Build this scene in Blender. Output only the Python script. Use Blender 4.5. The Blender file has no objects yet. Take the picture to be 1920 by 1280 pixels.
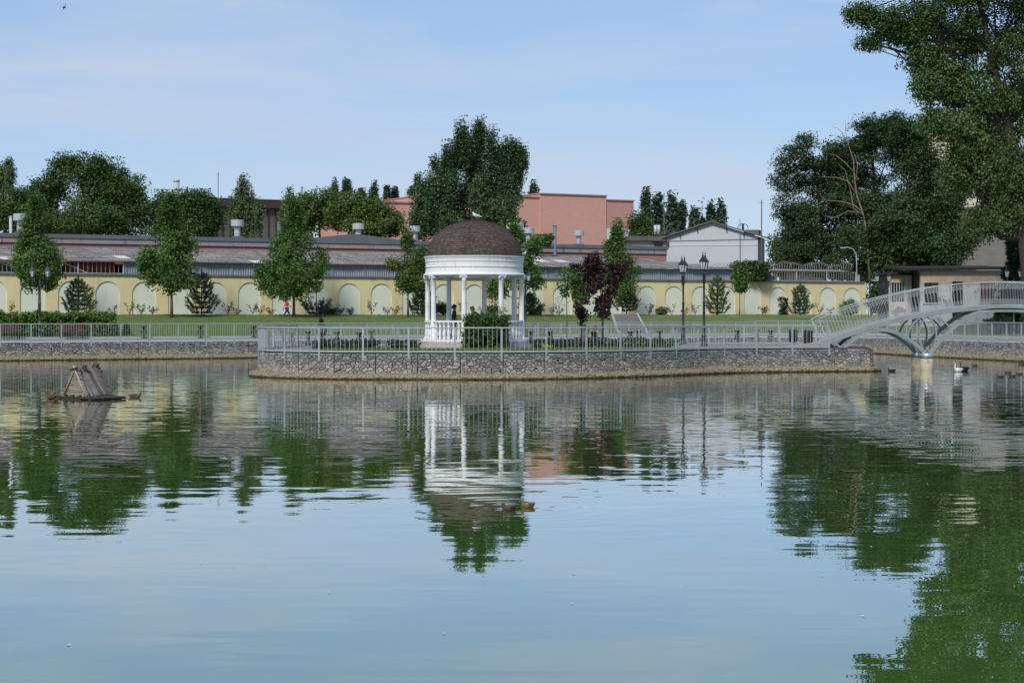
import bpy, bmesh, math, random
import numpy as np
from mathutils import Vector, Matrix, noise as mnoise
R = math.radians
D = bpy.data
SC = bpy.context.scene
COL = SC.collection

# ------------------------------------------------------------------ camera, sky, sun, exposure
F, H, HZ = 3444.0, 2.9, 590.0            # focal length in photo pixels, eye height above the water, horizon row
cam = D.objects.new('camera', D.cameras.new('camera')); COL.objects.link(cam)
cam.location = (0, 0, H); cam.rotation_euler = (R(90), 0, 0)
cam.data.sensor_width = 36; cam.data.lens = F / 1920 * 36
cam.data.shift_y = -50 / 1920
cam.data.clip_start = 0.1; cam.data.clip_end = 6000
SC.camera = cam
SUN_EL, SUN_AZ = R(43), R(203)           # azimuth clockwise from +Y: behind the camera and to its left
sd = Vector((math.sin(SUN_AZ) * math.cos(SUN_EL), math.cos(SUN_AZ) * math.cos(SUN_EL), math.sin(SUN_EL)))
sun = D.objects.new('sun', D.lights.new('sun', 'SUN')); COL.objects.link(sun)
sun.data.energy = 2.5; sun.data.angle = R(12); sun.data.color = (1.0, 0.95, 0.87)
sun.rotation_euler = sd.to_track_quat('Z', 'Y').to_euler()
sun.location = (-40, -40, 60)
SC.view_settings.view_transform = 'Standard'; SC.view_settings.look = 'None'
SC.view_settings.exposure = 0.45; SC.view_settings.gamma = 1.0
SC.view_settings.use_curve_mapping = False

W_ = D.worlds.new('World'); SC.world = W_; W_.use_nodes = True
wn, wl = W_.node_tree.nodes, W_.node_tree.links
wn.clear()
wo = wn.new('ShaderNodeOutputWorld'); bg = wn.new('ShaderNodeBackground'); bg.inputs['Strength'].default_value = 0.105
sky = wn.new('ShaderNodeTexSky'); sky.sky_type = 'NISHITA'; sky.sun_disc = False
sky.sun_elevation = SUN_EL; sky.sun_rotation = SUN_AZ
sky.air_density = 1.0; sky.dust_density = 0.15; sky.ozone_density = 2.5; sky.altitude = 60
tc = wn.new('ShaderNodeTexCoord'); mp = wn.new('ShaderNodeMapping')
mp.inputs['Scale'].default_value = (1.6, 1.6, 9.0)
cn = wn.new('ShaderNodeTexNoise'); cn.inputs['Scale'].default_value = 2.2; cn.inputs['Detail'].default_value = 7
cn.inputs['Roughness'].default_value = 0.55; cn.inputs['Distortion'].default_value = 0.5
cr = wn.new('ShaderNodeValToRGB'); cr.color_ramp.elements[0].position = 0.43; cr.color_ramp.elements[1].position = 0.70
cr.color_ramp.elements[0].color = (0, 0, 0, 1); cr.color_ramp.elements[1].color = (0.78, 0.78, 0.78, 1)
tint = wn.new('ShaderNodeMix'); tint.data_type = 'RGBA'; tint.blend_type = 'MULTIPLY'; tint.inputs[0].default_value = 1.0
tint.inputs[7].default_value = (0.66, 0.70, 0.80, 1)
cm = wn.new('ShaderNodeMix'); cm.data_type = 'RGBA'; cm.inputs[7].default_value = (4.0, 4.5, 5.5, 1)
wl.new(tc.outputs['Generated'], mp.inputs['Vector']); wl.new(mp.outputs[0], cn.inputs['Vector'])
wl.new(cn.outputs['Fac'], cr.inputs[0]); wl.new(cr.outputs[0], cm.inputs[0])
veil = wn.new('ShaderNodeMix'); veil.data_type = 'RGBA'; veil.inputs[0].default_value = 0.55      # thin high haze all over the sky
veil.inputs[7].default_value = (2.75, 3.95, 5.7, 1)
wl.new(sky.outputs[0], tint.inputs[6]); wl.new(tint.outputs[2], veil.inputs[6]); wl.new(veil.outputs[2], cm.inputs[6])
wl.new(cm.outputs[2], bg.inputs['Color']); wl.new(bg.outputs[0], wo.inputs['Surface'])

# ------------------------------------------------------------------ helpers
def at(px, py, Y):
    return Vector(((px - 960) / F * Y, Y, H - (py - HZ) / F * Y))
def wloc(o):
    v = Vector((0, 0, 0))
    while o is not None:
        v += o.location; o = o.parent
    return v
def tag(o, label=None, cat=None, group=None, kind=None):
    if label: o['label'] = label
    if cat: o['category'] = cat
    if group: o['group'] = group
    if kind: o['kind'] = kind
    return o
def thing(name, label, cat, loc=(0, 0, 0), group=None):
    o = D.objects.new(name, None); COL.objects.link(o)
    o.location = loc; o.empty_display_size = 0.3
    return tag(o, label, cat, group)
def link(name, me, parent=None, loc=None, mat=None, rot=None, scale=None):
    if mat is not None and len(me.materials) == 0: me.materials.append(mat)
    o = D.objects.new(name, me); COL.objects.link(o)
    if parent is not None: o.parent = parent
    if loc is not None:
        o.location = Vector(loc) - (wloc(parent) if parent else Vector((0, 0, 0)))
    if rot is not None: o.rotation_euler = rot
    if scale is not None: o.scale = scale
    return o
def mesh(name, V, Fc, smooth=False):
    me = D.meshes.new(name)
    me.from_pydata([tuple(map(float, v)) for v in V] if not isinstance(V, np.ndarray) else V, [], Fc)
    me.update()
    if smooth: me.polygons.foreach_set('use_smooth', np.ones(len(me.polygons), dtype=bool))
    return me
def frames(path):
    T = []
    n = len(path)
    for i in range(n):
        a = path[max(0, i - 1)]; b = path[min(n - 1, i + 1)]
        t = (Vector(b) - Vector(a))
        T.append(t.normalized() if t.length > 1e-9 else Vector((0, 0, 1)))
    return T
class MB:
    def __init__(s): s.v = []; s.f = []; s.sm = []
    def add(s, V, Fc, smooth=False):
        o = len(s.v); s.v += [Vector(v) for v in V]
        s.f += [tuple(i + o for i in f) for f in Fc]; s.sm += [smooth] * len(Fc)
        return s
    def box(s, c, size, rz=0, bev=0):
        x, y, z = [k / 2 for k in size]
        V = [(-x, -y, -z), (x, -y, -z), (x, y, -z), (-x, y, -z), (-x, -y, z), (x, -y, z), (x, y, z), (-x, y, z)]
        m = Matrix.Rotation(rz, 3, 'Z')
        return s.add([m @ Vector(v) + Vector(c) for v in V],
                     [(3, 2, 1, 0), (4, 5, 6, 7), (0, 1, 5, 4), (1, 2, 6, 5), (2, 3, 7, 6), (3, 0, 4, 7)])
    def beam(s, a, b, w, h, up=(0, 0, 1)):
        a, b = Vector(a), Vector(b); t = (b - a).normalized(); u = Vector(up)
        r = t.cross(u)
        if r.length < 1e-4: r = t.cross(Vector((0, 1, 0)))
        r.normalize(); u = r.cross(t).normalized()
        V = []
        for p in (a, b):
            V += [p - r * w / 2 - u * h / 2, p + r * w / 2 - u * h / 2, p + r * w / 2 + u * h / 2, p - r * w / 2 + u * h / 2]
        return s.add(V, [(0, 1, 2, 3), (7, 6, 5, 4), (0, 4, 5, 1), (1, 5, 6, 2), (2, 6, 7, 3), (3, 7, 4, 0)])
    def ribbon(s, path, w, h, up=(0, 0, 1), side=None):       # rectangular bar swept along a path
        n = len(path); T = frames(path); V = []; Fc = []
        for i in range(n):
            p = Vector(path[i]); t = T[i]
            r = Vector(side) if side is not None else t.cross(Vector(up))
            r.normalize(); u = r.cross(t).normalized()
            V += [p - r * w / 2 - u * h / 2, p + r * w / 2 - u * h / 2, p + r * w / 2 + u * h / 2, p - r * w / 2 + u * h / 2]
            if i:
                o = 4 * (i - 1)
                for k in range(4): Fc.append((o + k, o + (k + 1) % 4, o + 4 + (k + 1) % 4, o + 4 + k))
        Fc += [(3, 2, 1, 0), (4 * n - 4, 4 * n - 3, 4 * n - 2, 4 * n - 1)]
        return s.add(V, Fc)
    def tube(s, path, rad, n=6, cap=True, smooth=True):
        m = len(path); T = frames(path); V = []; Fc = []
        if not hasattr(rad, '__len__'): rad = [rad] * m
        ref = Vector((0.31, 0.87, 0.37))
        for i in range(m):
            t = T[i]; r = t.cross(ref)
            if r.length < 1e-3: r = t.cross(Vector((1, 0, 0)))
            r.normalize(); u = r.cross(t)
            for k in range(n):
                a = 2 * math.pi * k / n
                V.append(Vector(path[i]) + (r * math.cos(a) + u * math.sin(a)) * rad[i])
            if i:
                o = n * (i - 1)
                for k in range(n): Fc.append((o + k, o + n + k, o + n + (k + 1) % n, o + (k + 1) % n))
        if cap: Fc += [tuple(range(n)), tuple(range(n * m - 1, n * m - n - 1, -1))]
        return s.add(V, Fc, smooth)
    def lathe(s, prof, n=16, c=(0, 0, 0), smooth=True, cap=True, a0=0, a1=2 * math.pi):
        c = Vector(c); m = len(prof); V = []; Fc = []
        full = abs(a1 - a0 - 2 * math.pi) < 1e-6
        k_n = n if full else n + 1
        for r, z in prof:
            for k in range(k_n):
                a = a0 + (a1 - a0) * k / n
                V.append(c + Vector((r * math.cos(a), r * math.sin(a), z)))
        for i in range(m - 1):
            for k in range(n):
                k2 = (k + 1) % k_n
                Fc.append((i * k_n + k, i * k_n + k2, (i + 1) * k_n + k2, (i + 1) * k_n + k))
        if cap and full:
            if prof[0][0] > 1e-4: Fc.append(tuple(range(k_n - 1, -1, -1)))
            if prof[-1][0] > 1e-4: Fc.append(tuple((m - 1) * k_n + k for k in range(k_n)))
        return s.add(V, Fc, smooth)
    def me(s, name, off=(0, 0, 0)):
        off = Vector(off)
        me = D.meshes.new(name); me.from_pydata([tuple(v - off) for v in s.v], [], s.f); me.update()
        me.polygons.foreach_set('use_smooth', np.array(s.sm, dtype=bool))
        return me
    def build(s, name, mat, parent=None):                      # world-space vertices
        off = wloc(parent) if parent else Vector((0, 0, 0))
        o = link(name, s.me(name, off), parent, mat=mat)
        return o

# ------------------------------------------------------------------ materials
def nt(name):
    m = D.materials.new(name); m.use_nodes = True
    return m, m.node_tree.nodes, m.node_tree.links, m.node_tree.nodes['Principled BSDF']
def col4(c): return (c[0], c[1], c[2], 1)
def noise_node(n, l, scale, detail=5, rough=0.55, vec=None, dist=0):
    t = n.new('ShaderNodeTexNoise'); t.inputs['Scale'].default_value = scale
    t.inputs['Detail'].default_value = detail; t.inputs['Roughness'].default_value = rough; t.inputs['Distortion'].default_value = dist
    if vec is not None: l.new(vec, t.inputs['Vector'])
    return t
def ramp(n, l, src, p0, p1, c0=(0, 0, 0), c1=(1, 1, 1)):
    r = n.new('ShaderNodeValToRGB'); r.color_ramp.elements[0].position = p0; r.color_ramp.elements[1].position = p1
    r.color_ramp.elements[0].color = col4(c0); r.color_ramp.elements[1].color = col4(c1); l.new(src, r.inputs[0]); return r
def mixc(n, l, fac, a, b, mode='MIX'):
    m = n.new('ShaderNodeMix'); m.data_type = 'RGBA'; m.blend_type = mode
    for sock, v in ((m.inputs[0], fac), (m.inputs[6], a), (m.inputs[7], b)):
        if hasattr(v, 'is_linked') or isinstance(v, bpy.types.NodeSocket): l.new(v, sock)
        elif isinstance(v, (int, float)): sock.default_value = v
        else: sock.default_value = col4(v)
    return m.outputs[2]
def mathn(n, l, op, a, b=None, clamp=False):
    m = n.new('ShaderNodeMath'); m.operation = op; m.use_clamp = clamp
    for i, v in enumerate((a, b)):
        if v is None: continue
        if isinstance(v, bpy.types.NodeSocket): l.new(v, m.inputs[i])
        else: m.inputs[i].default_value = v
    return m.outputs[0]
def M(name, c, c2=None, sc=2.0, rough=0.8, bump=0.0, bsc=None, metal=0.0, rnd=0.0, spec=0.4, stain=None, ssc=(0.6, 0.6, 0.25), slo=0.52, shi=0.75):
    """plain surface: two-tone noise, random shade per piece, optional streaky dirt, fine relief"""
    m, n, l, b = nt(name)
    geo = n.new('ShaderNodeNewGeometry'); pos = geo.outputs['Position']
    if c2 is None: c2 = tuple(k * 0.8 for k in c)
    t = noise_node(n, l, sc, 6, 0.6, pos)
    out = mixc(n, l, ramp(n, l, t.outputs['Fac'], 0.3, 0.7).outputs[0], c, c2)
    if stain is not None:
        mpn = n.new('ShaderNodeMapping'); mpn.inputs['Scale'].default_value = ssc; l.new(pos, mpn.inputs[0])
        t2 = noise_node(n, l, 2.2, 8, 0.65, mpn.outputs[0], 0.3)
        out = mixc(n, l, ramp(n, l, t2.outputs['Fac'], slo, shi).outputs[0], out, stain)
    if rnd:
        oi = n.new('ShaderNodeObjectInfo')
        s = mathn(n, l, 'ADD', oi.outputs['Random'], geo.outputs['Random Per Island'])
        s = mathn(n, l, 'FRACT', s)
        s = mathn(n, l, 'MULTIPLY', s, 2 * rnd); s = mathn(n, l, 'ADD', s, 1 - rnd)
        hs = n.new('ShaderNodeHueSaturation'); l.new(s, hs.inputs['Value']); l.new(out, hs.inputs['Color']); out = hs.outputs[0]
    l.new(out, b.inputs['Base Color'])
    b.inputs['Roughness'].default_value = rough; b.inputs['Metallic'].default_value = metal
    b.inputs['Specular IOR Level'].default_value = spec
    if bump:
        bn = n.new('ShaderNodeBump'); bn.inputs['Strength'].default_value = bump; bn.inputs['Distance'].default_value = 0.05
        t3 = noise_node(n, l, bsc or sc * 6, 6, 0.65, pos); l.new(t3.outputs['Fac'], bn.inputs['Height'])
        l.new(bn.outputs[0], b.inputs['Normal'])
    return m
def LEAF(name, dark, light, trans=0.36, sc=0.35, rough=0.5):
    m, n, l, b = nt(name)
    geo = n.new('ShaderNodeNewGeometry')
    t = noise_node(n, l, sc, 3, 0.5, geo.outputs['Position'])
    a = mathn(n, l, 'MULTIPLY', t.outputs['Fac'], 0.8)
    a = mathn(n, l, 'ADD', a, mathn(n, l, 'MULTIPLY', geo.outputs['Random Per Island'], 0.6))
    out = ramp(n, l, a, 0.35, 0.95, dark, light).outputs[0]
    l.new(out, b.inputs['Base Color']); b.inputs['Roughness'].default_value = rough
    b.inputs['Specular IOR Level'].default_value = 0.35
    tr = n.new('ShaderNodeBsdfTranslucent'); l.new(mixc(n, l, 1.0, out, (1.0, 1.15, 0.45), 'MULTIPLY'), tr.inputs['Color'])
    mx = n.new('ShaderNodeMixShader'); mx.inputs[0].default_value = trans
    l.new(b.outputs[0], mx.inputs[1]); l.new(tr.outputs[0], mx.inputs[2])
    l.new(mx.outputs[0], n['Material Output'].inputs['Surface'])
    return m

def water_mat():
    m, n, l, b = nt('pond_water')
    geo = n.new('ShaderNodeNewGeometry'); pos = geo.outputs['Position']
    t0 = noise_node(n, l, 0.05, 3, 0.5, pos)
    l.new(mixc(n, l, t0.outputs['Fac'], (0.052, 0.115, 0.022), (0.070, 0.140, 0.030)), b.inputs['Base Color'])
    b.inputs['Roughness'].default_value = 0.0; b.inputs['IOR'].default_value = 1.38
    b.inputs['Coat Weight'].default_value = 1.0; b.inputs['Coat Roughness'].default_value = 0.0; b.inputs['Coat IOR'].default_value = 1.35
    b.inputs['Specular IOR Level'].default_value = 0.5
    # ripples: surface slopes straight from noise, three wave lengths, calmer and choppier patches
    def slopes(sx, sy, scale, det, amp, ox):
        mpn = n.new('ShaderNodeMapping'); mpn.inputs['Scale'].default_value = (sx, sy, 1); mpn.inputs['Location'].default_value = (ox, ox * 2, 0)
        l.new(pos, mpn.inputs[0])
        t = noise_node(n, l, scale, det, 0.5, mpn.outputs[0])
        v = n.new('ShaderNodeVectorMath'); v.operation = 'SUBTRACT'; l.new(t.outputs['Color'], v.inputs[0]); v.inputs[1].default_value = (0.5, 0.5, 0.5)
        s = n.new('ShaderNodeVectorMath'); s.operation = 'SCALE'; l.new(v.outputs[0], s.inputs[0])
        if isinstance(amp, (int, float)): s.inputs['Scale'].default_value = amp
        else: l.new(amp, s.inputs['Scale'])
        return s.outputs[0]
    sep = n.new('ShaderNodeSeparateXYZ'); l.new(pos, sep.inputs[0])
    mpp = n.new('ShaderNodeMapping'); mpp.inputs['Scale'].default_value = (0.5, 1, 1); l.new(pos, mpp.inputs[0])
    patch = noise_node(n, l, 0.06, 3, 0.55, mpp.outputs[0])
    far = n.new('ShaderNodeMapRange'); far.inputs['From Min'].default_value = 22; far.inputs['From Max'].default_value = 55
    l.new(sep.outputs['Y'], far.inputs['Value'])            # the breeze ruffles the open middle, the near bank lies in the lee
    far.inputs['To Min'].default_value = 0.10; far.inputs['To Max'].default_value = 1.0
    pr = ramp(n, l, patch.outputs['Fac'], 0.32, 0.68, (0.35, 0.35, 0.35), (1, 1, 1)).outputs[0]
    k = mathn(n, l, 'MULTIPLY', pr, far.outputs[0])
    kn = mathn(n, l, 'MULTIPLY', pr, mathn(n, l, 'ADD', mathn(n, l, 'MULTIPLY', far.outputs[0], 0.55), 0.22))
    a = slopes(0.24, 1.0, 2.7, 1.5, mathn(n, l, 'MULTIPLY', kn, 0.085), 3.0)
    c = slopes(0.5, 1.0, 3.4, 2, mathn(n, l, 'MULTIPLY', k, 0.075), 7.0)
    d = slopes(0.3, 1.0, 0.22, 2, 0.006, 1.0)
    ad = n.new('ShaderNodeVectorMath'); ad.operation = 'ADD'; l.new(a, ad.inputs[0]); l.new(c, ad.inputs[1])
    ad2 = n.new('ShaderNodeVectorMath'); ad2.operation = 'ADD'; l.new(ad.outputs[0], ad2.inputs[0]); l.new(d, ad2.inputs[1])
    tot = ad2.outputs[0]
    for (dx, dy, am) in ((-0.06, 27.3, 0.016), (0.21, 27.8, 0.012), (-12.9, 64.5, 0.02)):     # rings spreading from swimming birds
        sb = n.new('ShaderNodeVectorMath'); sb.operation = 'SUBTRACT'; l.new(pos, sb.inputs[0]); sb.inputs[1].default_value = (dx, dy, 0)
        ln_ = n.new('ShaderNodeVectorMath'); ln_.operation = 'LENGTH'; l.new(sb.outputs[0], ln_.inputs[0]); r_ = ln_.outputs['Value']
        wv = mathn(n, l, 'SINE', mathn(n, l, 'MULTIPLY', r_, 17.0))
        fo = mathn(n, l, 'EXPONENT', mathn(n, l, 'MULTIPLY', r_, -0.9))
        nn_ = n.new('ShaderNodeVectorMath'); nn_.operation = 'NORMALIZE'; l.new(sb.outputs[0], nn_.inputs[0])
        sc_ = n.new('ShaderNodeVectorMath'); sc_.operation = 'SCALE'; l.new(nn_.outputs[0], sc_.inputs[0]); l.new(mathn(n, l, 'MULTIPLY', mathn(n, l, 'MULTIPLY', wv, fo), am), sc_.inputs['Scale'])
        av = n.new('ShaderNodeVectorMath'); av.operation = 'ADD'; l.new(tot, av.inputs[0]); l.new(sc_.outputs[0], av.inputs[1]); tot = av.outputs[0]
    s2 = n.new('ShaderNodeSeparateXYZ'); l.new(tot, s2.inputs[0])
    cb = n.new('ShaderNodeCombineXYZ'); l.new(s2.outputs[0], cb.inputs[0]); l.new(s2.outputs[1], cb.inputs[1]); cb.inputs[2].default_value = 1
    nm = n.new('ShaderNodeVectorMath'); nm.operation = 'NORMALIZE'; l.new(cb.outputs[0], nm.inputs[0])
    l.new(nm.outputs[0], b.inputs['Normal']); l.new(nm.outputs[0], b.inputs['Coat Normal'])
    return m

def stone_mat(name='gabion_stone'):
    m, n, l, b = nt(name)
    geo = n.new('ShaderNodeNewGeometry'); pos = geo.outputs['Position']
    oi = n.new('ShaderNodeObjectInfo')
    rr = mathn(n, l, 'FRACT', mathn(n, l, 'ADD', oi.outputs['Random'], geo.outputs['Random Per Island']))
    t = noise_node(n, l, 5, 7, 0.65, pos)
    grey = mixc(n, l, t.outputs['Fac'], (0.25, 0.255, 0.258), (0.135, 0.14, 0.143))
    sand = mixc(n, l, t.outputs['Fac'], (0.365, 0.335, 0.28), (0.235, 0.21, 0.175))
    sep = n.new('ShaderNodeSeparateXYZ'); l.new(pos, sep.inputs[0])
    tw = noise_node(n, l, 0.9, 5, 0.6, pos)
    z = mathn(n, l, 'ADD', sep.outputs['Z'], mathn(n, l, 'MULTIPLY', mathn(n, l, 'SUBTRACT', tw.outputs['Fac'], 0.5), 0.35))
    mr = n.new('ShaderNodeMapRange'); l.new(z, mr.inputs['Value'])       # silt left by higher water
    mr.inputs['From Min'].default_value = 0.52; mr.inputs['From Max'].default_value = 0.86
    mr.inputs['To Min'].default_value = 0.8; mr.inputs['To Max'].default_value = 0.06
    out = mixc(n, l, mr.outputs[0], grey, sand)
    v = mathn(n, l, 'ADD', mathn(n, l, 'MULTIPLY', rr, 0.75), 0.62)
    hs = n.new('ShaderNodeHueSaturation'); l.new(v, hs.inputs['Value']); l.new(out, hs.inputs['Color'])
    l.new(hs.outputs[0], b.inputs['Base Color']); b.inputs['Roughness'].default_value = 0.9
    bn = n.new('ShaderNodeBump'); bn.inputs['Strength'].default_value = 0.6; bn.inputs['Distance'].default_value = 0.03
    t3 = noise_node(n, l, 14, 6, 0.7, pos); l.new(t3.outputs['Fac'], bn.inputs['Height']); l.new(bn.outputs[0], b.inputs['Normal'])
    return m

def footing_mat():
    m, n, l, b = nt('footing_rubble')
    geo = n.new('ShaderNodeNewGeometry'); pos = geo.outputs['Position']
    v = n.new('ShaderNodeTexVoronoi'); v.inputs['Scale'].default_value = 9; l.new(pos, v.inputs['Vector'])
    t = noise_node(n, l, 3, 6, 0.6, pos)
    c = mixc(n, l, t.outputs['Fac'], (0.46, 0.37, 0.22), (0.28, 0.22, 0.13))
    c = mixc(n, l, mathn(n, l, 'MULTIPLY', v.outputs['Distance'], 1.3, True), c, (0.17, 0.13, 0.08))
    sep = n.new('ShaderNodeSeparateXYZ'); l.new(pos, sep.inputs[0])
    z = mathn(n, l, 'ADD', sep.outputs['Z'], mathn(n, l, 'MULTIPLY', mathn(n, l, 'SUBTRACT', t.outputs['Fac'], 0.5), 0.12))
    mr = n.new('ShaderNodeMapRange'); l.new(z, mr.inputs['Value'])       # wet algae line at the water
    mr.inputs['From Min'].default_value = 0.03; mr.inputs['From Max'].default_value = 0.1
    c = mixc(n, l, mr.outputs[0], (0.025, 0.02, 0.012), c)
    l.new(c, b.inputs['Base Color']); b.inputs['Roughness'].default_value = 0.9
    bn = n.new('ShaderNodeBump'); bn.inputs['Strength'].default_value = 1.0; bn.inputs['Distance'].default_value = 0.06
    l.new(v.outputs['Distance'], bn.inputs['Height']); l.new(bn.outputs[0], b.inputs['Normal'])
    return m

def fascia_mat():
    m, n, l, b = nt('stained_fascia')
    geo = n.new('ShaderNodeNewGeometry'); pos = geo.outputs['Position']
    mpn = n.new('ShaderNodeMapping'); mpn.inputs['Scale'].default_value = (1, 1, 0.04); l.new(pos, mpn.inputs[0])
    t = noise_node(n, l, 2.2, 6, 0.7, mpn.outputs[0]); tb = noise_node(n, l, 0.25, 2, 0.5, mpn.outputs[0])
    c = mixc(n, l, ramp(n, l, tb.outputs['Fac'], 0.4, 0.6).outputs[0], (0.25, 0.255, 0.26), (0.33, 0.25, 0.22))
    c = mixc(n, l, ramp(n, l, t.outputs['Fac'], 0.56, 0.68).outputs[0], c, (0.10, 0.065, 0.05))
    l.new(c, b.inputs['Base Color']); b.inputs['Roughness'].default_value = 0.9
    return m

def brick_mat(name, c1, c2, mortar, sc=1.0):
    m, n, l, b = nt(name)
    tcn = n.new('ShaderNodeTexCoord')
    br = n.new('ShaderNodeTexBrick'); br.inputs['Scale'].default_value = sc
    br.inputs['Brick Width'].default_value = 0.52; br.inputs['Row Height'].default_value = 0.26; br.inputs['Mortar Size'].default_value = 0.012
    br.inputs['Color1'].default_value = col4(c1); br.inputs['Color2'].default_value = col4(c2); br.inputs['Mortar'].default_value = col4(mortar)
    l.new(tcn.outputs['UV'], br.inputs['Vector'])
    geo = n.new('ShaderNodeNewGeometry'); t = noise_node(n, l, 0.25, 6, 0.6, geo.outputs['Position'])
    c = mixc(n, l, mathn(n, l, 'MULTIPLY', t.outputs['Fac'], 0.45), br.outputs['Color'], tuple(k * 0.7 for k in c1))
    l.new(c, b.inputs['Base Color']); b.inputs['Roughness'].default_value = 0.9
    return m

def ruin_mat():
    m, n, l, b = nt('peeling_plaster')  # plaster colours darkened all over to stand in for tree shade
    geo = n.new('ShaderNodeNewGeometry'); pos = geo.outputs['Position']
    t = noise_node(n, l, 0.9, 8, 0.65, pos, 0.6); t2 = noise_node(n, l, 2.5, 6, 0.6, pos)
    sep = n.new('ShaderNodeSeparateXYZ'); l.new(pos, sep.inputs[0])
    mr = n.new('ShaderNodeMapRange'); l.new(sep.outputs['Z'], mr.inputs['Value'])
    mr.inputs['From Min'].default_value = 5.15; mr.inputs['From Max'].default_value = 5.45   # limewash up to a line, bare render above
    low = mixc(n, l, ramp(n, l, t.outputs['Fac'], 0.52, 0.6).outputs[0], (0.52, 0.52, 0.50), (0.26, 0.22, 0.19))
    up = mixc(n, l, ramp(n, l, t2.outputs['Fac'], 0.4, 0.65).outputs[0], (0.38, 0.33, 0.28), (0.40, 0.23, 0.145))
    c = mixc(n, l, mr.outputs[0], low, up)
    l.new(c, b.inputs['Base Color']); b.inputs['Roughness'].default_value = 0.95
    return m

m_water = water_mat(); m_stone = stone_mat(); m_foot = footing_mat(); m_fascia = fascia_mat(); m_ruin = ruin_mat()
m_core = M('gabion_gap', (0.05, 0.048, 0.044), (0.03, 0.03, 0.028), 6)
m_pave = M('paving', (0.25, 0.235, 0.22), (0.18, 0.17, 0.16), 1.5, 0.95, 0.2, spec=0.1)
m_kerb = M('kerb_concrete', (0.45, 0.45, 0.44), (0.34, 0.34, 0.33), 3, 0.9)
m_grass = M('lawn_grass', (0.075, 0.135, 0.026), (0.11, 0.14, 0.035), 0.35, 0.9, 0.5, 9, stain=(0.19, 0.16, 0.075), ssc=(0.16, 0.16, 0.16), slo=0.52, shi=0.68)
m_blade = LEAF('grass_blade', (0.045, 0.105, 0.016), (0.15, 0.20, 0.055), 0.2, 0.14)
m_soil = M('bare_ground', (0.17, 0.15, 0.10), (0.10, 0.11, 0.05), 0.2, 0.95)
m_rail = M('railing_paint', (0.35, 0.385, 0.40), (0.27, 0.30, 0.315), 4, 0.45, spec=0.5)
m_bridge = M('bridge_paint', (0.25, 0.285, 0.285), (0.19, 0.22, 0.22), 1.5, 0.4, spec=0.5, stain=(0.22, 0.24, 0.23), ssc=(2, 2, 0.5), slo=0.6, shi=0.8)
m_bdeck = M('bridge_deck', (0.33, 0.29, 0.28), (0.25, 0.22, 0.21), 3, 0.9)
m_steel = M('bright_steel', (0.62, 0.64, 0.66), (0.5, 0.52, 0.54), 4, 0.35, metal=0.7)
m_conc = M('pier_concrete', (0.46, 0.40, 0.31), (0.36, 0.31, 0.24), 3, 0.9, 0.3, stain=(0.25, 0.09, 0.035), ssc=(2.2, 2.2, 2.0), slo=0.58, shi=0.66)
m_white = M('white_plaster', (0.72, 0.735, 0.73), (0.64, 0.66, 0.66), 1.2, 0.75, 0.1, stain=(0.34, 0.32, 0.27), ssc=(2.4, 2.4, 0.8), slo=0.57, shi=0.80)
m_shingle = M('brown_shingle', (0.085, 0.057, 0.046), (0.055, 0.040, 0.034), 1.0, 0.95, 0.4, 30, rnd=0.3, stain=(0.22, 0.195, 0.17), ssc=(7, 7, 7), slo=0.55, shi=0.72)
m_yellow = M('ochre_wall', (0.73, 0.63, 0.365), (0.66, 0.57, 0.335), 0.7, 0.9, 0.1, stain=(0.42, 0.35, 0.22), ssc=(0.9, 0.9, 0.2), slo=0.54, shi=0.76)
m_niche = M('pale_green_niche', (0.70, 0.73, 0.61), (0.64, 0.68, 0.575), 0.6, 0.9, stain=(0.46, 0.48, 0.38), ssc=(1, 1, 0.2), slo=0.57, shi=0.80)
m_coping = M('coping_metal', (0.17, 0.18, 0.17), (0.11, 0.12, 0.11), 1, 0.7)
m_sheet = M('blue_grey_sheet', (0.26, 0.29, 0.335), (0.22, 0.25, 0.295), 0.8, 0.5, rnd=0.06, spec=0.4)
m_asb = M('asbestos_sheet', (0.27, 0.265, 0.26), (0.12, 0.115, 0.11), 4.0, 0.95, 0.6, rnd=0.2, stain=(0.075, 0.07, 0.065), ssc=(1.6, 1.6, 1.6), slo=0.5, shi=0.66)
m_asbn = M('clean_asbestos_sheet', (0.56, 0.56, 0.55), (0.44, 0.44, 0.43), 1.2, 0.9)
m_roofg = M('grey_roofing', (0.135, 0.15, 0.165), (0.10, 0.11, 0.125), 0.5, 0.8)
m_pinkd = M('dusky_pink_render', (0.38, 0.19, 0.175), (0.32, 0.17, 0.16), 0.5, 0.9)
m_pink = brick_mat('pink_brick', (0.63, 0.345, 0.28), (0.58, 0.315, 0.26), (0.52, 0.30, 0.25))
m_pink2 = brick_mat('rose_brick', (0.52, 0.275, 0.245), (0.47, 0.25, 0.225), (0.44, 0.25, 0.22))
m_greyb = brick_mat('grey_brick', (0.20, 0.185, 0.165), (0.165, 0.155, 0.14), (0.13, 0.125, 0.11))
m_whitewall = M('pale_blue_panel', (0.47, 0.505, 0.52), (0.43, 0.465, 0.485), 0.4, 0.85, stain=(0.42, 0.43, 0.41), ssc=(0.5, 0.5, 0.2), slo=0.6, shi=0.8)
m_paint = M('white_paint_patch', (0.62, 0.65, 0.63), (0.56, 0.58, 0.57), 0.5, 0.9)
m_dark = M('dark_opening', (0.018, 0.018, 0.02), (0.01, 0.01, 0.012), 1, 0.6)
m_glass = M('dark_window_glass', (0.03, 0.035, 0.04), (0.02, 0.025, 0.03), 1, 0.08, spec=0.6)
m_brownm = M('rusty_fascia', (0.05, 0.036, 0.03), (0.032, 0.024, 0.02), 1, 0.8)
m_hall = M('grey_cladding', (0.125, 0.12, 0.115), (0.09, 0.088, 0.085), 0.5, 0.8)
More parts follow.
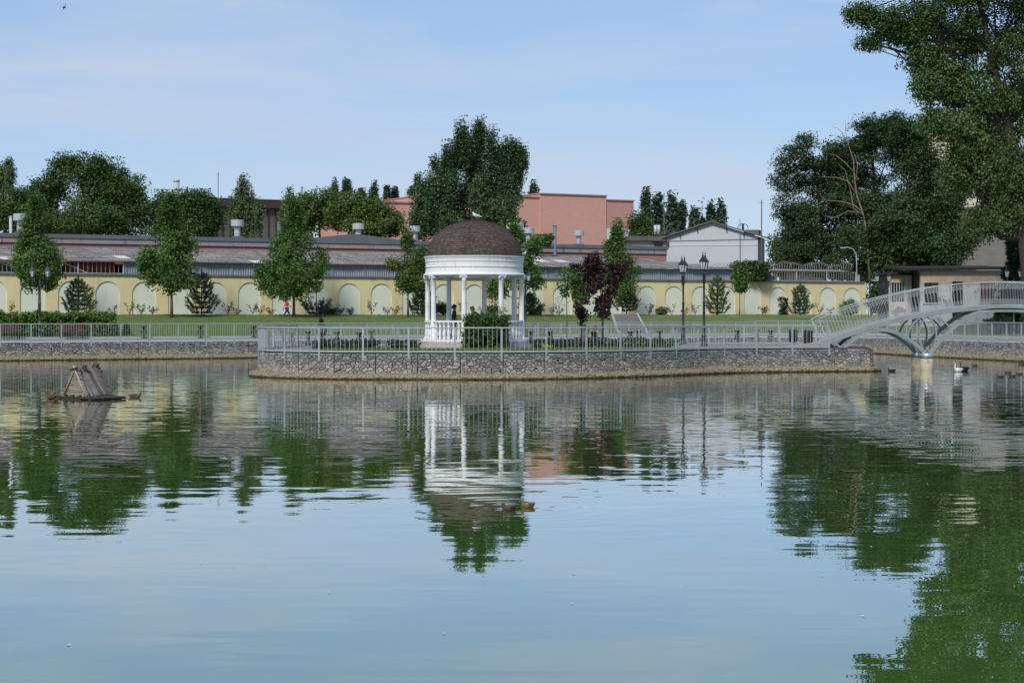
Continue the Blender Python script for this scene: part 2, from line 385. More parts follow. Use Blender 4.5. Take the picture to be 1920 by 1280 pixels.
m_vent = M('galvanised_vent', (0.47, 0.50, 0.51), (0.38, 0.41, 0.42), 1.5, 0.5, metal=0.2, stain=(0.26, 0.25, 0.23), ssc=(2, 2, 0.8), slo=0.58, shi=0.8)
m_pipe = M('blue_grey_pipe', (0.15, 0.185, 0.22), (0.12, 0.15, 0.18), 1, 0.5)
m_red = M('red_container', (0.40, 0.075, 0.05), (0.33, 0.06, 0.045), 0.8, 0.6)
m_cream = M('cream_render', (0.60, 0.54, 0.42), (0.52, 0.47, 0.37), 0.3, 0.9)
m_tile = M('terracotta_roof', (0.48, 0.20, 0.13), (0.38, 0.16, 0.11), 0.8, 0.9)
m_iron = M('dark_green_iron', (0.016, 0.024, 0.026), (0.01, 0.015, 0.017), 2, 0.4, spec=0.5)
m_black = M('black_cast_iron', (0.014, 0.014, 0.015), (0.009, 0.009, 0.01), 2, 0.45, spec=0.5)
m_bin = M('charcoal_bin', (0.025, 0.027, 0.032), (0.018, 0.02, 0.024), 2, 0.5)
m_lglass = M('frosted_lantern_glass', (0.50, 0.53, 0.53), (0.42, 0.45, 0.45), 2, 0.2, spec=0.5)
m_wire = M('razor_wire', (0.42, 0.43, 0.42), (0.30, 0.29, 0.27), 3, 0.4, metal=0.6)
m_bars = M('white_bar_paint', (0.46, 0.48, 0.48), (0.34, 0.35, 0.35), 3, 0.6)
m_wood = M('weathered_wood', (0.42, 0.35, 0.27), (0.25, 0.21, 0.17), 7, 0.9, 0.3, rnd=0.25)
m_wood2 = M('grey_plank', (0.23, 0.205, 0.19), (0.10, 0.088, 0.08), 9, 0.95, 0.6, rnd=0.45)
m_wetwood = M('wet_wood', (0.045, 0.035, 0.028), (0.025, 0.02, 0.016), 6, 0.5)
m_bench = M('red_brown_slat', (0.11, 0.042, 0.03), (0.08, 0.03, 0.022), 5, 0.7)
m_bark = M('grey_bark', (0.15, 0.12, 0.095), (0.085, 0.07, 0.055), 5, 0.95, 0.5)
m_barkp = M('pale_bark', (0.34, 0.33, 0.28), (0.20, 0.19, 0.15), 4, 0.9, 0.3)
m_barkd = M('dark_bark', (0.06, 0.05, 0.042), (0.035, 0.03, 0.026), 4, 0.95, 0.5)
m_dead = M('dead_wood', (0.25, 0.20, 0.15), (0.17, 0.13, 0.10), 3, 0.9, 0.3)
m_lime = M('limewashed_bark', (0.66, 0.65, 0.60), (0.52, 0.51, 0.47), 5, 0.9)
lf_plane = LEAF('plane_leaf', (0.04, 0.092, 0.018), (0.135, 0.225, 0.055))
lf_fresh = LEAF('fresh_leaf', (0.050, 0.100, 0.018), (0.125, 0.200, 0.045))
lf_chest = LEAF('chestnut_leaf', (0.026, 0.058, 0.013), (0.08, 0.14, 0.03), 0.22)
lf_maple = LEAF('maple_leaf', (0.046, 0.088, 0.015), (0.125, 0.18, 0.036), 0.25)
lf_pop = LEAF('poplar_leaf', (0.032, 0.068, 0.026), (0.095, 0.16, 0.064), 0.22)
lf_farpop = LEAF('far_poplar_leaf', (0.045, 0.080, 0.052), (0.095, 0.140, 0.090), 0.2)  # distance haze put into the leaf colour: lighter, bluer green
lf_birch = LEAF('birch_leaf', (0.060, 0.095, 0.035), (0.130, 0.180, 0.080), 0.3)
lf_loc = LEAF('locust_leaf', (0.018, 0.042, 0.013), (0.058, 0.104, 0.03), 0.2)
lf_big = LEAF('cottonwood_leaf', (0.03, 0.066, 0.016), (0.108, 0.172, 0.054), 0.25)
lf_spruce = LEAF('spruce_needle', (0.012, 0.034, 0.014), (0.032, 0.066, 0.028), 0.1)
lf_pine = LEAF('pine_needle', (0.036, 0.075, 0.030), (0.10, 0.165, 0.070), 0.15, 0.8)
lf_purple = LEAF('purple_leaf', (0.018, 0.01, 0.011), (0.06, 0.032, 0.034), 0.15, 0.8)
lf_hedge = LEAF('thuja_leaf', (0.035, 0.085, 0.010), (0.11, 0.19, 0.028), 0.15, 0.6)
lf_box = LEAF('box_leaf', (0.014, 0.036, 0.008), (0.040, 0.080, 0.018), 0.15, 0.8)
lf_ivy = LEAF('ivy_leaf', (0.018, 0.045, 0.009), (0.060, 0.112, 0.024), 0.2, 0.9)
lf_weed = LEAF('weed_leaf', (0.045, 0.085, 0.022), (0.12, 0.175, 0.055), 0.25, 0.9)
lf_yellow = LEAF('yellow_petal', (0.45, 0.42, 0.02), (0.65, 0.60, 0.05), 0.2)
m_skin = M('skin', (0.42, 0.26, 0.19), (0.38, 0.23, 0.17), 5, 0.6)
def cloth(name, c): return M(name, c, tuple(k * 0.75 for k in c), 12, 0.9)
m_tar = M('tar_roofing', (0.022, 0.02, 0.019), (0.014, 0.013, 0.012), 1.5, 0.9)
m_hair = cloth('dark_hair', (0.03, 0.02, 0.015))

# ------------------------------------------------------------------ geometry of the place
TH = math.atan(0.5245)
E = Vector((math.cos(TH), math.sin(TH), 0)); N = Vector((-math.sin(TH), math.cos(TH), 0))
CS = 117.5
def W(s, d, z): return N * (CS + d) + E * s + Vector((0, 0, z))
def catmull(pts, step, closed=False):
    P = [Vector((p[0], p[1], 0)) for p in pts]; n = len(P); out = []
    rng_ = range(n) if closed else range(n - 1)
    for i in rng_:
        if closed: p0, p1, p2, p3 = P[i - 1], P[i], P[(i + 1) % n], P[(i + 2) % n]
        else: p0, p1, p2, p3 = P[max(0, i - 1)], P[i], P[i + 1], P[min(n - 1, i + 2)]
        k = max(2, int((p2 - p1).length / step))
        for j in range(k):
            t = j / k
            out.append(0.5 * ((2 * p1) + (p2 - p0) * t + (2 * p0 - 5 * p1 + 4 * p2 - p3) * t * t + (3 * p1 - p0 - 3 * p2 + p3) * t ** 3))
    if not closed: out.append(P[-1])
    return out
def arclen(path):
    s = [0.0]
    for a, b in zip(path[:-1], path[1:]): s.append(s[-1] + (b - a).length)
    return s
class Path:
    def __init__(self, pts): self.p = pts; self.s = arclen(pts); self.L = self.s[-1]; self.sa = np.array(self.s)
    def __call__(self, s):
        i = int(np.clip(np.searchsorted(self.sa, s) - 1, 0, len(self.p) - 2))
        d = self.s[i + 1] - self.s[i]; t = (s - self.s[i]) / d if d else 0
        a, b = self.p[i], self.p[i + 1]
        return a.lerp(b, t), (b - a).normalized()
# pond outline (line of the far railing and of the other banks), water inside, counted clockwise from the far left
wl0 = [W(-10, 0, 0), W(8, 0, 0), W(26, 0, 0), W(44, 0, 0), W(62, 0, 0), W(76, 0, 0), W(84, -0.4, 0)]
shore_pts = [tuple(v)[:2] for v in wl0] + [(24.5, 142.6), (27.2, 138.5), (28.4, 131.5), (30.2, 122), (31.9, 114), (33.6, 105), (35.6, 95), (39, 80), (48, 52), (52, 25), (42, 6), (20, 2.5), (-10, 2.0), (-45, 4), (-68, 22), (-78, 55), (-76, 82)]
shore = catmull(shore_pts, 1.5, True)
def normals_out(path, closed=True):
    n = len(path); out = []
    for i in range(n):
        a = path[i - 1] if (closed or i) else path[0]; b = path[(i + 1) % n] if (closed or i < n - 1) else path[-1]
        t = (b - a).normalized(); out.append(Vector((-t.y, t.x, 0)))
    return out
sh_n = normals_out(shore)
if (shore[10] + sh_n[10] * 5 - W(20, 5, 0)).length > (shore[10] - sh_n[10] * 5 - W(20, 5, 0)).length:
    sh_n = [-v for v in sh_n]
def strip(name, path, nrm, offs, mat, kind='structure', parent=None, closed=True, zj=None):
    """sheet between offsets: offs = [(distance outward, height), ...]"""
    n = len(path); V = []; Fc = []
    for j, (d, z) in enumerate(offs):
        for i in range(n):
            p = path[i] + nrm[i] * d
            V.append((p.x, p.y, z + (zj(p, d) if zj else 0)))
    for j in range(len(offs) - 1):
        for i in range(n if closed else n - 1):
            i2 = (i + 1) % n
            Fc.append((j * n + i, j * n + i2, (j + 1) * n + i2, (j + 1) * n + i))
    me = mesh(name, V, Fc); o = link(name, me, parent, mat=mat)
    bm = bmesh.new(); bm.from_mesh(me); bmesh.ops.recalc_face_normals(bm, faces=bm.faces); bm.to_mesh(me); bm.free()
    if kind: o['kind'] = kind
    return o
def lawn_h(d):
    if d < 5.3: return 1.38
    t = min(1, (d - 5.3) / 22.0)
    return 1.38 + 1.5 * (t * 0.75 + 0.25 * t * t * (3 - 2 * t))
w_o = mesh('water', [(-140, -20, 0), (140, -20, 0), (140, 175, 0), (-140, 175, 0)], [(0, 1, 2, 3)])
tag(link('water', w_o, mat=m_water), kind='structure')
strip('promenade', shore, sh_n, [(0.0, 1.2), (2.5, 1.24), (5.0, 1.30)], m_pave)
strip('kerb', shore, sh_n, [(5.0, 1.30), (5.001, 1.41), (5.18, 1.41), (5.181, 1.30)], m_kerb)
bump = lambda p, d: 0.10 * mnoise.noise(Vector((p.x * 0.13, p.y * 0.13, 0))) if 6 < d < 28 else 0
strip('lawn', shore, sh_n, [(5.18, 1.37)] + [(d, lawn_h(d)) for d in (6.2, 7.5, 9, 11, 13, 15, 17, 19, 21, 23, 25, 27.3, 29.6)], m_grass, zj=bump)
strip('ground', shore, sh_n, [(29.55, 2.86), (34, 2.88), (60, 2.9), (120, 2.9), (400, 2.9), (2500, 2.9)], m_soil)

# ------------------------------------------------------------------ walls of stone round the water
def clip_poly(poly, mid, nrm):
    out = []; n = len(poly)
    for i in range(n):
        a, b = poly[i], poly[(i + 1) % n]
        da = (a[0] - mid[0]) * nrm[0] + (a[1] - mid[1]) * nrm[1]; db = (b[0] - mid[0]) * nrm[0] + (b[1] - mid[1]) * nrm[1]
        if da <= 0: out.append(a)
        if (da < 0 < db) or (db < 0 < da):
            t = da / (da - db); out.append((a[0] + (b[0] - a[0]) * t, a[1] + (b[1] - a[1]) * t))
    return out
def stone_cells(L, z0, z1, sx, sz, rng, basket=1.9):
    """irregular stones packed into wire baskets: polygons in (length, height)"""
    cells = []
    nb = max(1, round(L / basket)); bw = L / nb; zm = z1
    for bi in range(nb):
        for (ya, yb) in ((z0, z1),):
            u0, u1 = bi * bw + 0.012, (bi + 1) * bw - 0.012
            nx = max(2, round((u1 - u0) / sx)); ny = max(2, round((yb - ya) / sz)); pts = []
            for j in range(ny):
                for i in range(nx + (j % 2)):
                    if rng.random() < 0.12: continue
                    pts.append((u0 + (i + 0.5 - 0.5 * (j % 2) + rng.uniform(-.38, .38)) * (u1 - u0) / nx, ya + (j + 0.5 + rng.uniform(-.36, .36)) * (yb - ya) / ny))
            wt = [rng.random() for _ in pts]; asp = rng.uniform(.5, .8)
            for i, p in enumerate(pts):
                poly = [(u0, ya + .008), (u1, ya + .008), (u1, yb - .008), (u0, yb - .008)]
                for k, q in enumerate(pts):
                    if k == i or abs(q[0] - p[0]) > 3.5 * sx: continue
                    f_ = 0.5 + (wt[i] - wt[k]) * 0.3
                    poly = clip_poly(poly, (p[0] + (q[0] - p[0]) * f_, p[1] + (q[1] - p[1]) * f_), ((q[0] - p[0]) * asp, (q[1] - p[1])))
                    if len(poly) < 3: break
                if len(poly) < 3: continue
                ar = 0.5 * abs(sum(poly[m][0] * poly[(m + 1) % len(poly)][1] - poly[(m + 1) % len(poly)][0] * poly[m][1] for m in range(len(poly))))
                if ar < sx * sz * 0.12: continue
                cells.append((poly, ar))
    return cells
def stone_geo(poly, rng, gap=0.006, depth=0.06):
    n = len(poly); cx = sum(p[0] for p in poly) / n; cy = sum(p[1] for p in poly) / n
    # cut long edges once so that outlines are not straight lines
    pl = []
    for i in range(n):
        a, b = poly[i], poly[(i + 1) % n]; pl.append(a)
        if math.hypot(b[0] - a[0], b[1] - a[1]) > 0.14:
            pl.append(((a[0] + b[0]) / 2 + (cx - (a[0] + b[0]) / 2) * rng.uniform(0, .12), (a[1] + b[1]) / 2 + (cy - (a[1] + b[1]) / 2) * rng.uniform(0, .12)))
    n = len(pl); V = []; Fc = []
    def ring(inset, dep, jit):
        for p in pl:
            dx, dy = p[0] - cx, p[1] - cy; r = math.hypot(dx, dy) + 1e-6; k = max(0.25, 1 - inset / r)
            V.append((cx + dx * k + rng.uniform(-jit, jit), cy + dy * k + rng.uniform(-jit, jit), dep + rng.uniform(-jit, jit)))
    ring(gap, 0.0, 0.0); ring(gap + 0.004, depth * 0.6, 0.004); ring(gap + 0.016, depth, 0.006)
    V.append((cx + rng.uniform(-.02, .02), cy + rng.uniform(-.02, .02), depth + rng.uniform(0.0, 0.02)))
    for j in range(2):
        for i in range(n):
            i2 = (i + 1) % n; Fc.append((j * n + i, j * n + i2, (j + 1) * n + i2, (j + 1) * n + i))
    for i in range(n): Fc.append((2 * n + i, 2 * n + (i + 1) % n, 3 * n))
    return V, Fc, (cx, cy)
def gabion(name, label, path, side, z0, z1, sx, sz, seed, n_parts, ledge=0.5, basket=1.9):
    """path: Path of the wall top; side: +1/-1 picks which side of the path the water lies on"""
    rng = random.Random(seed)
    root = thing(name, label, 'retaining wall', path(path.L / 2)[0] + Vector((0, 0, 0)))
    def P(u, z, dep):
        p, t = path(min(max(u, 0), path.L)); nn = Vector((-t.y, t.x, 0)) * side
        return p + nn * dep + Vector((0, 0, z))
    core = MB(); m = int(path.L / 0.5) + 1; V = []; Fc = []
    for i in range(m):
        u = path.L * i / (m - 1)
        V += [P(u, -0.3, 0.02), P(u, z1 - 0.005, 0.02), P(u, z1 - 0.005, -0.35)]
        if i: o = 3 * (i - 1); Fc += [(o, o + 3, o + 4, o + 1), (o + 1, o + 4, o + 5, o + 2)]
    core.add(V, Fc); core.build('backing', m_core, root)
    cells = stone_cells(path.L, z0, z1, sx, sz, rng, basket)
    camv = Vector((0, 0, 0))
    def seen(c):
        cx = sum(p[0] for p in c[0]) / len(c[0]); p, t = path(cx); nn = Vector((-t.y, t.x, 0)) * side
        return -c[1] * max(0.0, nn.dot((camv - p).normalized())) / p.length ** 2
    cells.sort(key=seen)
    rest = MB()
    for k, (poly, ar) in enumerate(cells):
        V, Fc, (cx, cy) = stone_geo(poly, rng)
        WV = [P(u, z, 0.02 + d) for u, z, d in V]
        if side > 0: Fc = [tuple(reversed(f)) for f in Fc]
        if k < n_parts:
            c = P(cx, cy, 0.05); me = mesh('stone', [v - c for v in WV], Fc); link('stone', me, root, c, m_stone)
        else: rest.add(WV, Fc)
    if rest.v: rest.build('stones', m_stone, root)['kind'] = 'stuff'
    # rubble footing at the water line
    V = []; Fc = []; m = int(path.L / 0.22) + 1; prof = [(0.05, z0 + 0.03), (ledge * 0.55, z0), (ledge * 0.9, z0 - 0.05), (ledge, z0 * 0.45), (ledge + 0.02, -0.25)]
    for i in range(m):
        u = path.L * i / (m - 1)
        for j, (d, z) in enumerate(prof):
            jit = 0 if j == 0 else 0.035
            V.append(P(u, z + rng.uniform(-jit, jit) * 0.8, d + rng.uniform(-jit, jit)))
        if i:
            for j in range(4):
                o = 5 * (i - 1) + j; Fc.append((o, o + 1, o + 6, o + 5) if side < 0 else (o, o + 5, o + 6, o + 1))
    b = MB(); b.add(V, Fc); b.build('footing', m_foot, root)
    return root
front_pts = [(-11.2, 96.4), (-11.9, 92.5), (-12.1, 88.4), (-11.7, 86.3), (-10.6, 84.65), (-9.3, 83.6), (-7.7, 82.9), (-4.0, 82.4), (-1.7, 82.3), (0.7, 82.7), (2.8, 83.6), (4.7, 85.0), (6.3, 86.5), (7.7, 88.1), (8.95, 89.8), (10.35, 91.3), (12.15, 92.5), (14.05, 93.3), (16.2, 94.0), (18.4, 94.4)]
back_pts = [(18.4, 94.4), (18.52, 94.7), (18.75, 97), (18.9, 100), (18.5, 107.4), (15, 108.0), (10, 107.2), (4, 105.4), (-2, 102.8), (-7.5, 99.6), (-11.2, 96.4)]
front = Path(catmull(front_pts, 0.25)); back = Path(catmull(back_pts, 0.4))
isl = front.p[:-1] + back.p[:-1]
bm = bmesh.new(); fvs = [bm.verts.new((p.x, p.y, 1.2)) for p in isl]; bm.faces.new(fvs); bmesh.ops.triangulate(bm, faces=bm.faces); bmesh.ops.recalc_face_normals(bm, faces=bm.faces)
me = D.meshes.new('island_paving'); bm.to_mesh(me); bm.free()
if me.polygons[0].normal.z < 0: me.flip_normals()
tag(link('island_paving', me, mat=m_pave), kind='structure')
def turf(name, pts, z=1.2, lift=0.05):
    P = catmull(pts, 0.5, True); n = len(P)
    V = [(p.x, p.y, z) for p in P] + [(p.x, p.y, z + lift) for p in P]
    Fc = [(i, (i + 1) % n, n + (i + 1) % n, n + i) for i in range(n)] + [tuple(range(n, 2 * n))]
    o = link(name, mesh(name, V, Fc), mat=m_grass); o['kind'] = 'structure'
    return o
turf('island_lawn', [(-9.2, 85.2), (-6, 83.8), (-3, 83.3), (0.5, 83.5), (3.2, 84.9), (5.6, 86.9), (7.4, 89.2), (8.4, 91.2), (7.4, 94), (3, 93), (1.6, 90.2), (-1.6, 88.2), (-5, 87.8), (-8.2, 87.8)])
turf('island_back_lawn', [(-9.4, 93), (-6, 92), (-4.6, 95), (-1, 97.5), (4, 97), (8, 99), (8.4, 103), (3, 102.3), (-3, 99.3), (-8.2, 96.2)])
# gabions: island, far bank left of it, far bank behind and right of it
gabion('island_retaining_wall', 'curved grey stone basket wall with a rubble footing round the pavilion island', front, -1, 0.24, 1.16, 0.205, 0.13, 3, 300)
bk = Path(back.p)
gabion('island_end_wall', 'stone basket wall closing the bridge end and back of the island', bk, -1, 0.24, 1.16, 0.22, 0.14, 5, 0)
fl = Path([W(s, 0, 0) for s in np.arange(4, 84, 1.0)])
gabion('far_bank_wall', 'long straight stone basket wall along the far bank below the promenade', fl, -1, 0.24, 1.16, 0.24, 0.13, 7, 0, 0.55)
i0 = min(range(len(shore)), key=lambda i: (shore[i] - W(83, 0, 0)).length); i1 = min(range(len(shore)), key=lambda i: (shore[i] - Vector((37.5, 86, 0))).length)
rb = Path(shore[i0:i1 + 1])
gabion('right_bank_wall', 'stone basket wall of the bank behind the footbridge at the right', rb, -1, 0.24, 1.16, 0.24, 0.13, 9, 0, 0.55)

# ------------------------------------------------------------------ railings
def railing(name, label, path, spacing, bal, z=1.2, hgt=1.12, inset=0.0, side=-1, drop=0.36, pw=0.085, n_parts=300, bw=0.017, ends=(0, 0)):
    root = thing(name, label, 'railing', path(path.L / 2)[0] + Vector((0, 0, z)))
    a, b = ends; L = path.L - a - b; nb = max(1, round(L / spacing)); off = 0.07 * (-side) * -1
    def P(u, zz, o=0.0):
        p, t = path(min(max(a + u, 0), path.L)); nn = Vector((-t.y, t.x, 0)) * side
        return p + nn * (inset + o) + Vector((0, 0, zz)), math.atan2(t.y, t.x)
    us = np.linspace(0, L, max(2, int(L / 0.5)))
    for nm, zz, w_, h_ in (('top_rail', z + hgt, 0.075, 0.06), ('bottom_rail', z + 0.05, 0.065, 0.07)):
        MB().ribbon([P(u, zz, 0.06)[0] for u in us], w_, h_).build(nm, m_rail, root)
    pm = MB().box((0, 0, (hgt - drop) / 2 - 0.005), (0.055, pw, hgt + drop)).me('post')
    pm.materials.append(m_rail)
    for i in range(nb + 1):
        p, r_ = P(L * i / nb, z, 0.06); link('post', pm, root, p, rot=(0, 0, r_ + math.pi / 2))
    bme = MB().box((0, 0, 0), (bw, bw, hgt - 0.1)).me('baluster'); bme.materials.append(m_rail)
    items = []
    for i in range(nb):
        for k in range(1, bal + 1): items.append(L * (i + k / (bal + 1)) / nb)
    items.sort(key=lambda u: P(u, 0)[0].length)
    rest = MB()
    for k, u in enumerate(items):
        p, r_ = P(u, z + hgt / 2 + 0.03, 0.06)
        if k < n_parts: link('baluster', bme, root, p, rot=(0, 0, r_))
        else: rest.box(p, (bw, bw, hgt - 0.1), r_)
    if rest.v: rest.build('balusters', m_rail, root)['kind'] = 'stuff'
    return root
fr = Path([p for p in front.p if p.x < 16.3])
railing('island_railing', 'pale grey steel railing curving along the front edge of the island', fr, 2.12, 9)
br_ = Path([p for p in back.p if not (p.x > 18.0)])
railing('island_back_railing', 'pale grey steel railing along the far edge of the island behind the pavilion', br_, 2.12, 9, n_parts=120)
railing('far_bank_railing', 'long pale grey steel railing on the far bank in front of the lawn', fl, 1.93, 11, side=-1, hgt=1.12, n_parts=220)
railing('right_bank_railing', 'pale grey steel railing on the right bank seen under the footbridge', rb, 1.95, 10, n_parts=170, hgt=1.2)

# ------------------------------------------------------------------ pavilion
PC = at(889.5, 655, 93.0); PC.z = 1.2
pav = thing('pavilion', 'round white colonnaded pavilion with a brown shingled dome on the island', 'pavilion', PC)
zb = 1.57
st = MB(); st.lathe([(3.05, 1.2), (3.05, 1.38), (2.82, 1.381), (2.82, zb), (0.01, zb + 0.002)], 48, (PC.x, PC.y, 0), smooth=False); st.build('plinth', M('plinth_stone', (0.42, 0.38, 0.35), (0.33, 0.30, 0.28), 4, 0.9), pav)
MB().lathe([(2.70, zb), (2.70, zb + 0.10), (2.22, zb + 0.101), (2.22, zb)], 48, (PC.x, PC.y, 0), smooth=False).build('base_ring', m_white, pav)
ctop = 4.86
cp = [(0.20, 0), (0.20, 0.06), (0.165, 0.065), (0.18, 0.10), (0.165, 0.14), (0.128, 0.17), (0.130, 1.2), (0.124, 2.2), (0.115, 2.93), (0.13, 2.95), (0.13, 2.985), (0.115, 2.99), (0.118, 3.02), (0.15, 3.06)]
colm = MB().lathe(cp, 20).me('column'); colm.materials.append(m_white)
capm = MB()
capm.box((0, 0, 0.165), (0.38, 0.38, 0.05))
for sx in (-1, 1): capm.tube([(sx * 0.14, -0.17, 0.085), (sx * 0.14, 0.17, 0.085)], 0.056, 10)
capm.box((0, 0, 0.11), (0.28, 0.28, 0.07))
capm = capm.me('capital'); capm.materials.append(m_white)
RCOL = 2.43
for k in range(8):
    a = R(-11 + 45 * k)
    p = Vector((PC.x + RCOL * math.sin(a), PC.y - RCOL * math.cos(a), zb + 0.10))
    c = link('column', colm, pav, p)
    link('capital', capm, c, p + Vector((0, 0, 3.0)), rot=(0, 0, a))
ent = [(2.20, 4.88), (2.58, 4.88), (2.58, 4.93), (2.50, 4.98), (2.48, 5.05), (2.455, 5.27), (2.495, 5.285), (2.495, 5.315), (2.47, 5.33), (2.465, 5.55), (2.50, 5.565), (2.50, 5.595), (2.485, 5.61), (2.51, 5.72), (2.56, 5.79), (2.56, 5.83), (2.30, 5.84)]
MB().lathe(ent, 64, (PC.x, PC.y, 0), smooth=False).build('entablature', m_white, pav)
MB().lathe([(2.22, 4.87), (2.22, 4.90), (0.01, 4.95)], 48, (PC.x, PC.y, 0)).build('ceiling', m_white, pav)
# dome: a dark shell and overlapping shingles on it
RD, HD, zd = 2.40, 1.86, 5.835
dome = MB().lathe([(RD * math.cos(t) * 0.985, zd + HD * math.sin(t) * 0.985) for t in np.linspace(0, math.pi / 2 - 0.001, 18)], 48, (PC.x, PC.y, 0)).build('dome', m_shingle, pav)
shg = MB(); rng = random.Random(2)
rows = 30
for i in range(rows):
    t0 = (math.pi / 2) * i / rows; t1 = (math.pi / 2) * (i + 1.35) / rows; t1 = min(t1, math.pi / 2 - 0.004)
    r0 = RD * math.cos(t0); n = max(8, int(2 * math.pi * r0 / 0.135))
    for k in range(n):
        a0 = 2 * math.pi * (k + 0.5 * (i % 2) + rng.uniform(-.05, .05)) / n; a1 = a0 + 2 * math.pi / n * 0.97
        lf = 0.014 + rng.uniform(0, 0.016); dt = rng.uniform(-.012, .012)
        V = []
        for (t, l_) in ((t0 + dt, lf), (t1, 0.004)):
            for a in (a0, a1):
                rr = RD * math.cos(t) + l_ * math.cos(t); V.append((PC.x + rr * math.cos(a), PC.y + rr * math.sin(a), zd + (HD + l_) * math.sin(t)))
        for a in (a0, a1):
            rr = RD * math.cos(t0 + dt) - 0.005; V.append((PC.x + rr * math.cos(a), PC.y + rr * math.sin(a), zd + HD * math.sin(t0 + dt)))
        shg.add(V, [(0, 1, 3, 2), (4, 5, 1, 0)])
s_ = shg.build('shingles', m_shingle, dome); s_['kind'] = 'stuff'
# balustrade between the columns, open at the back right
balp = [(0.085, 0), (0.085, 0.05), (0.05, 0.08), (0.055, 0.12), (0.088, 0.24), (0.078, 0.36), (0.045, 0.50), (0.042, 0.56), (0.065, 0.58), (0.065, 0.61), (0.042, 0.63), (0.05, 0.70), (0.075, 0.78), (0.085, 0.80), (0.085, 0.84)]
balm = MB().lathe(balp, 10).me('baluster'); balm.materials.append(m_white)
for k in range(8):
    if k == 3: continue
    a0, a1 = R(-11 + 45 * k), R(-11 + 45 * (k + 1)); V = []
    pts = [Vector((PC.x + 2.43 * math.sin(a0 + (a1 - a0) * j / 8), PC.y - 2.43 * math.cos(a0 + (a1 - a0) * j / 8), zb + 1.0)) for j in range(9)]
    MB().ribbon(pts, 0.20, 0.09).build('hand_rail', m_white, pav)
    for j in range(1, 7):
        a = a0 + (a1 - a0) * (j) / 7
        link('baluster', balm, pav, (PC.x + 2.43 * math.sin(a), PC.y - 2.43 * math.cos(a), zb + 0.115))

# ------------------------------------------------------------------ footbridge
BY0, BY1, BV, BZ, BK = 95.6, 97.9, 25.7, 3.40, 0.0212
def dz(x): return BZ - BK * (x - BV) ** 2
brg = thing('footbridge', 'pale grey arched steel footbridge with ornate railings from island to bank', 'bridge', (BV, (BY0 + BY1) / 2, 0))
xs = np.linspace(BV - 9.6, BV + 9.6, 61)
V = []; Fc = []
for i, x in enumerate(xs):
    V += [(x, BY0, dz(x) - 0.02), (x, BY1, dz(x) - 0.02), (x, BY1, dz(x) - 0.12), (x, BY0, dz(x) - 0.12)]
    if i:
        o = 4 * (i - 1)
        for k in range(4): Fc.append((o + k, o + 4 + k, o + 4 + (k + 1) % 4, o + (k + 1) % 4))
dk = MB(); dk.add(V, Fc); dk.build('deck', m_bdeck, brg)
for x0, x1 in ((BV - 11.2, BV - 9.6), (BV + 9.6, BV + 11.2)):
    za, zb_ = (1.26, dz(BV - 9.6)) if x0 < BV else (dz(BV + 9.6), 1.26)
    MB().add([(x0, BY0, za - .02), (x1, BY0, zb_ - .02), (x1, BY1, zb_ - .02), (x0, BY1, za - .02), (x0, BY0, 1.2), (x1, BY0, 1.2), (x1, BY1, 1.2), (x0, BY1, 1.2)],
             [(0, 1, 2, 3), (0, 4, 5, 1), (2, 6, 7, 3), (1, 5, 6, 2), (0, 3, 7, 4)]).build('ramp', m_bdeck, brg)
def arc(p0, p1, rise, n=24, y=0):
    pts = []
    for i in range(n + 1):
        t = i / n; pts.append(Vector((p0[0] + (p1[0] - p0[0]) * t, y, p0[1] + (p1[1] - p0[1]) * t + rise * 4 * t * (1 - t))))
    return pts
def bez(p, n=16, y=0):
    out = []
    for i in range(n + 1):
        t = i / n; a = [(1 - t) ** 3, 3 * t * (1 - t) ** 2, 3 * t * t * (1 - t), t ** 3]
        out.append(Vector((sum(a[k] * p[k][0] for k in range(4)), y, sum(a[k] * p[k][1] for k in range(4)))))
    return out
PX = (21.6, 2 * BV - 21.6)
SIDE = (0, 1, 0)
for y in (BY0 + 0.05, BY1 - 0.05):
    MB().ribbon([Vector((x, y, dz(x) - 0.12)) for x in np.linspace(BV - 9.75, BV + 9.75, 61)], 0.13, 0.22, side=SIDE).build('girder', m_bridge, brg)
    for q in (0, 1):
        mir = (lambda pts: pts) if q == 0 else (lambda pts: [Vector((2 * BV - p.x, p.y, p.z)) for p in pts])
        MB().ribbon(mir(bez([(17.25, 1.12), (18.6, 2.6), (20.1, 2.35), (21.48, 0.92)], 24, y)), 0.13, 0.17, side=SIDE).build('side_arch', m_bridge, brg)
        MB().ribbon(mir(bez([(16.3, 1.62), (16.7, 1.5), (16.9, 1.35), (17.2, 1.15)], 8, y)), 0.11, 0.10, side=SIDE).build('toe_strut', m_bridge, brg)
        for cps in ([(21.62, 2.86), (21.0, 2.80), (20.68, 2.2), (20.62, 1.86)], [(21.62, 2.84), (21.05, 2.3), (21.1, 1.5), (21.5, 0.95)],
                    [(21.66, 2.84), (22.25, 2.3), (22.2, 1.5), (21.76, 0.95)], [(21.66, 2.86), (22.2, 2.85), (22.65, 2.5), (22.84, 2.16)]):
            MB().ribbon(mir(bez(cps, 16, y)), 0.10, 0.075, side=SIDE).build('fan_rib', m_bridge, brg)
    MB().ribbon(bez([(21.75, 0.92), (23.6, 3.1), (24.2, 3.16), (BV, 3.14)], 24, y) + [Vector((2 * BV - p.x, p.y, p.z)) for p in reversed(bez([(21.75, 0.92), (23.6, 3.1), (24.2, 3.16), (BV, 3.14)], 24, y))][1:], 0.13, 0.19, side=SIDE).build('main_arch', m_bridge, brg)
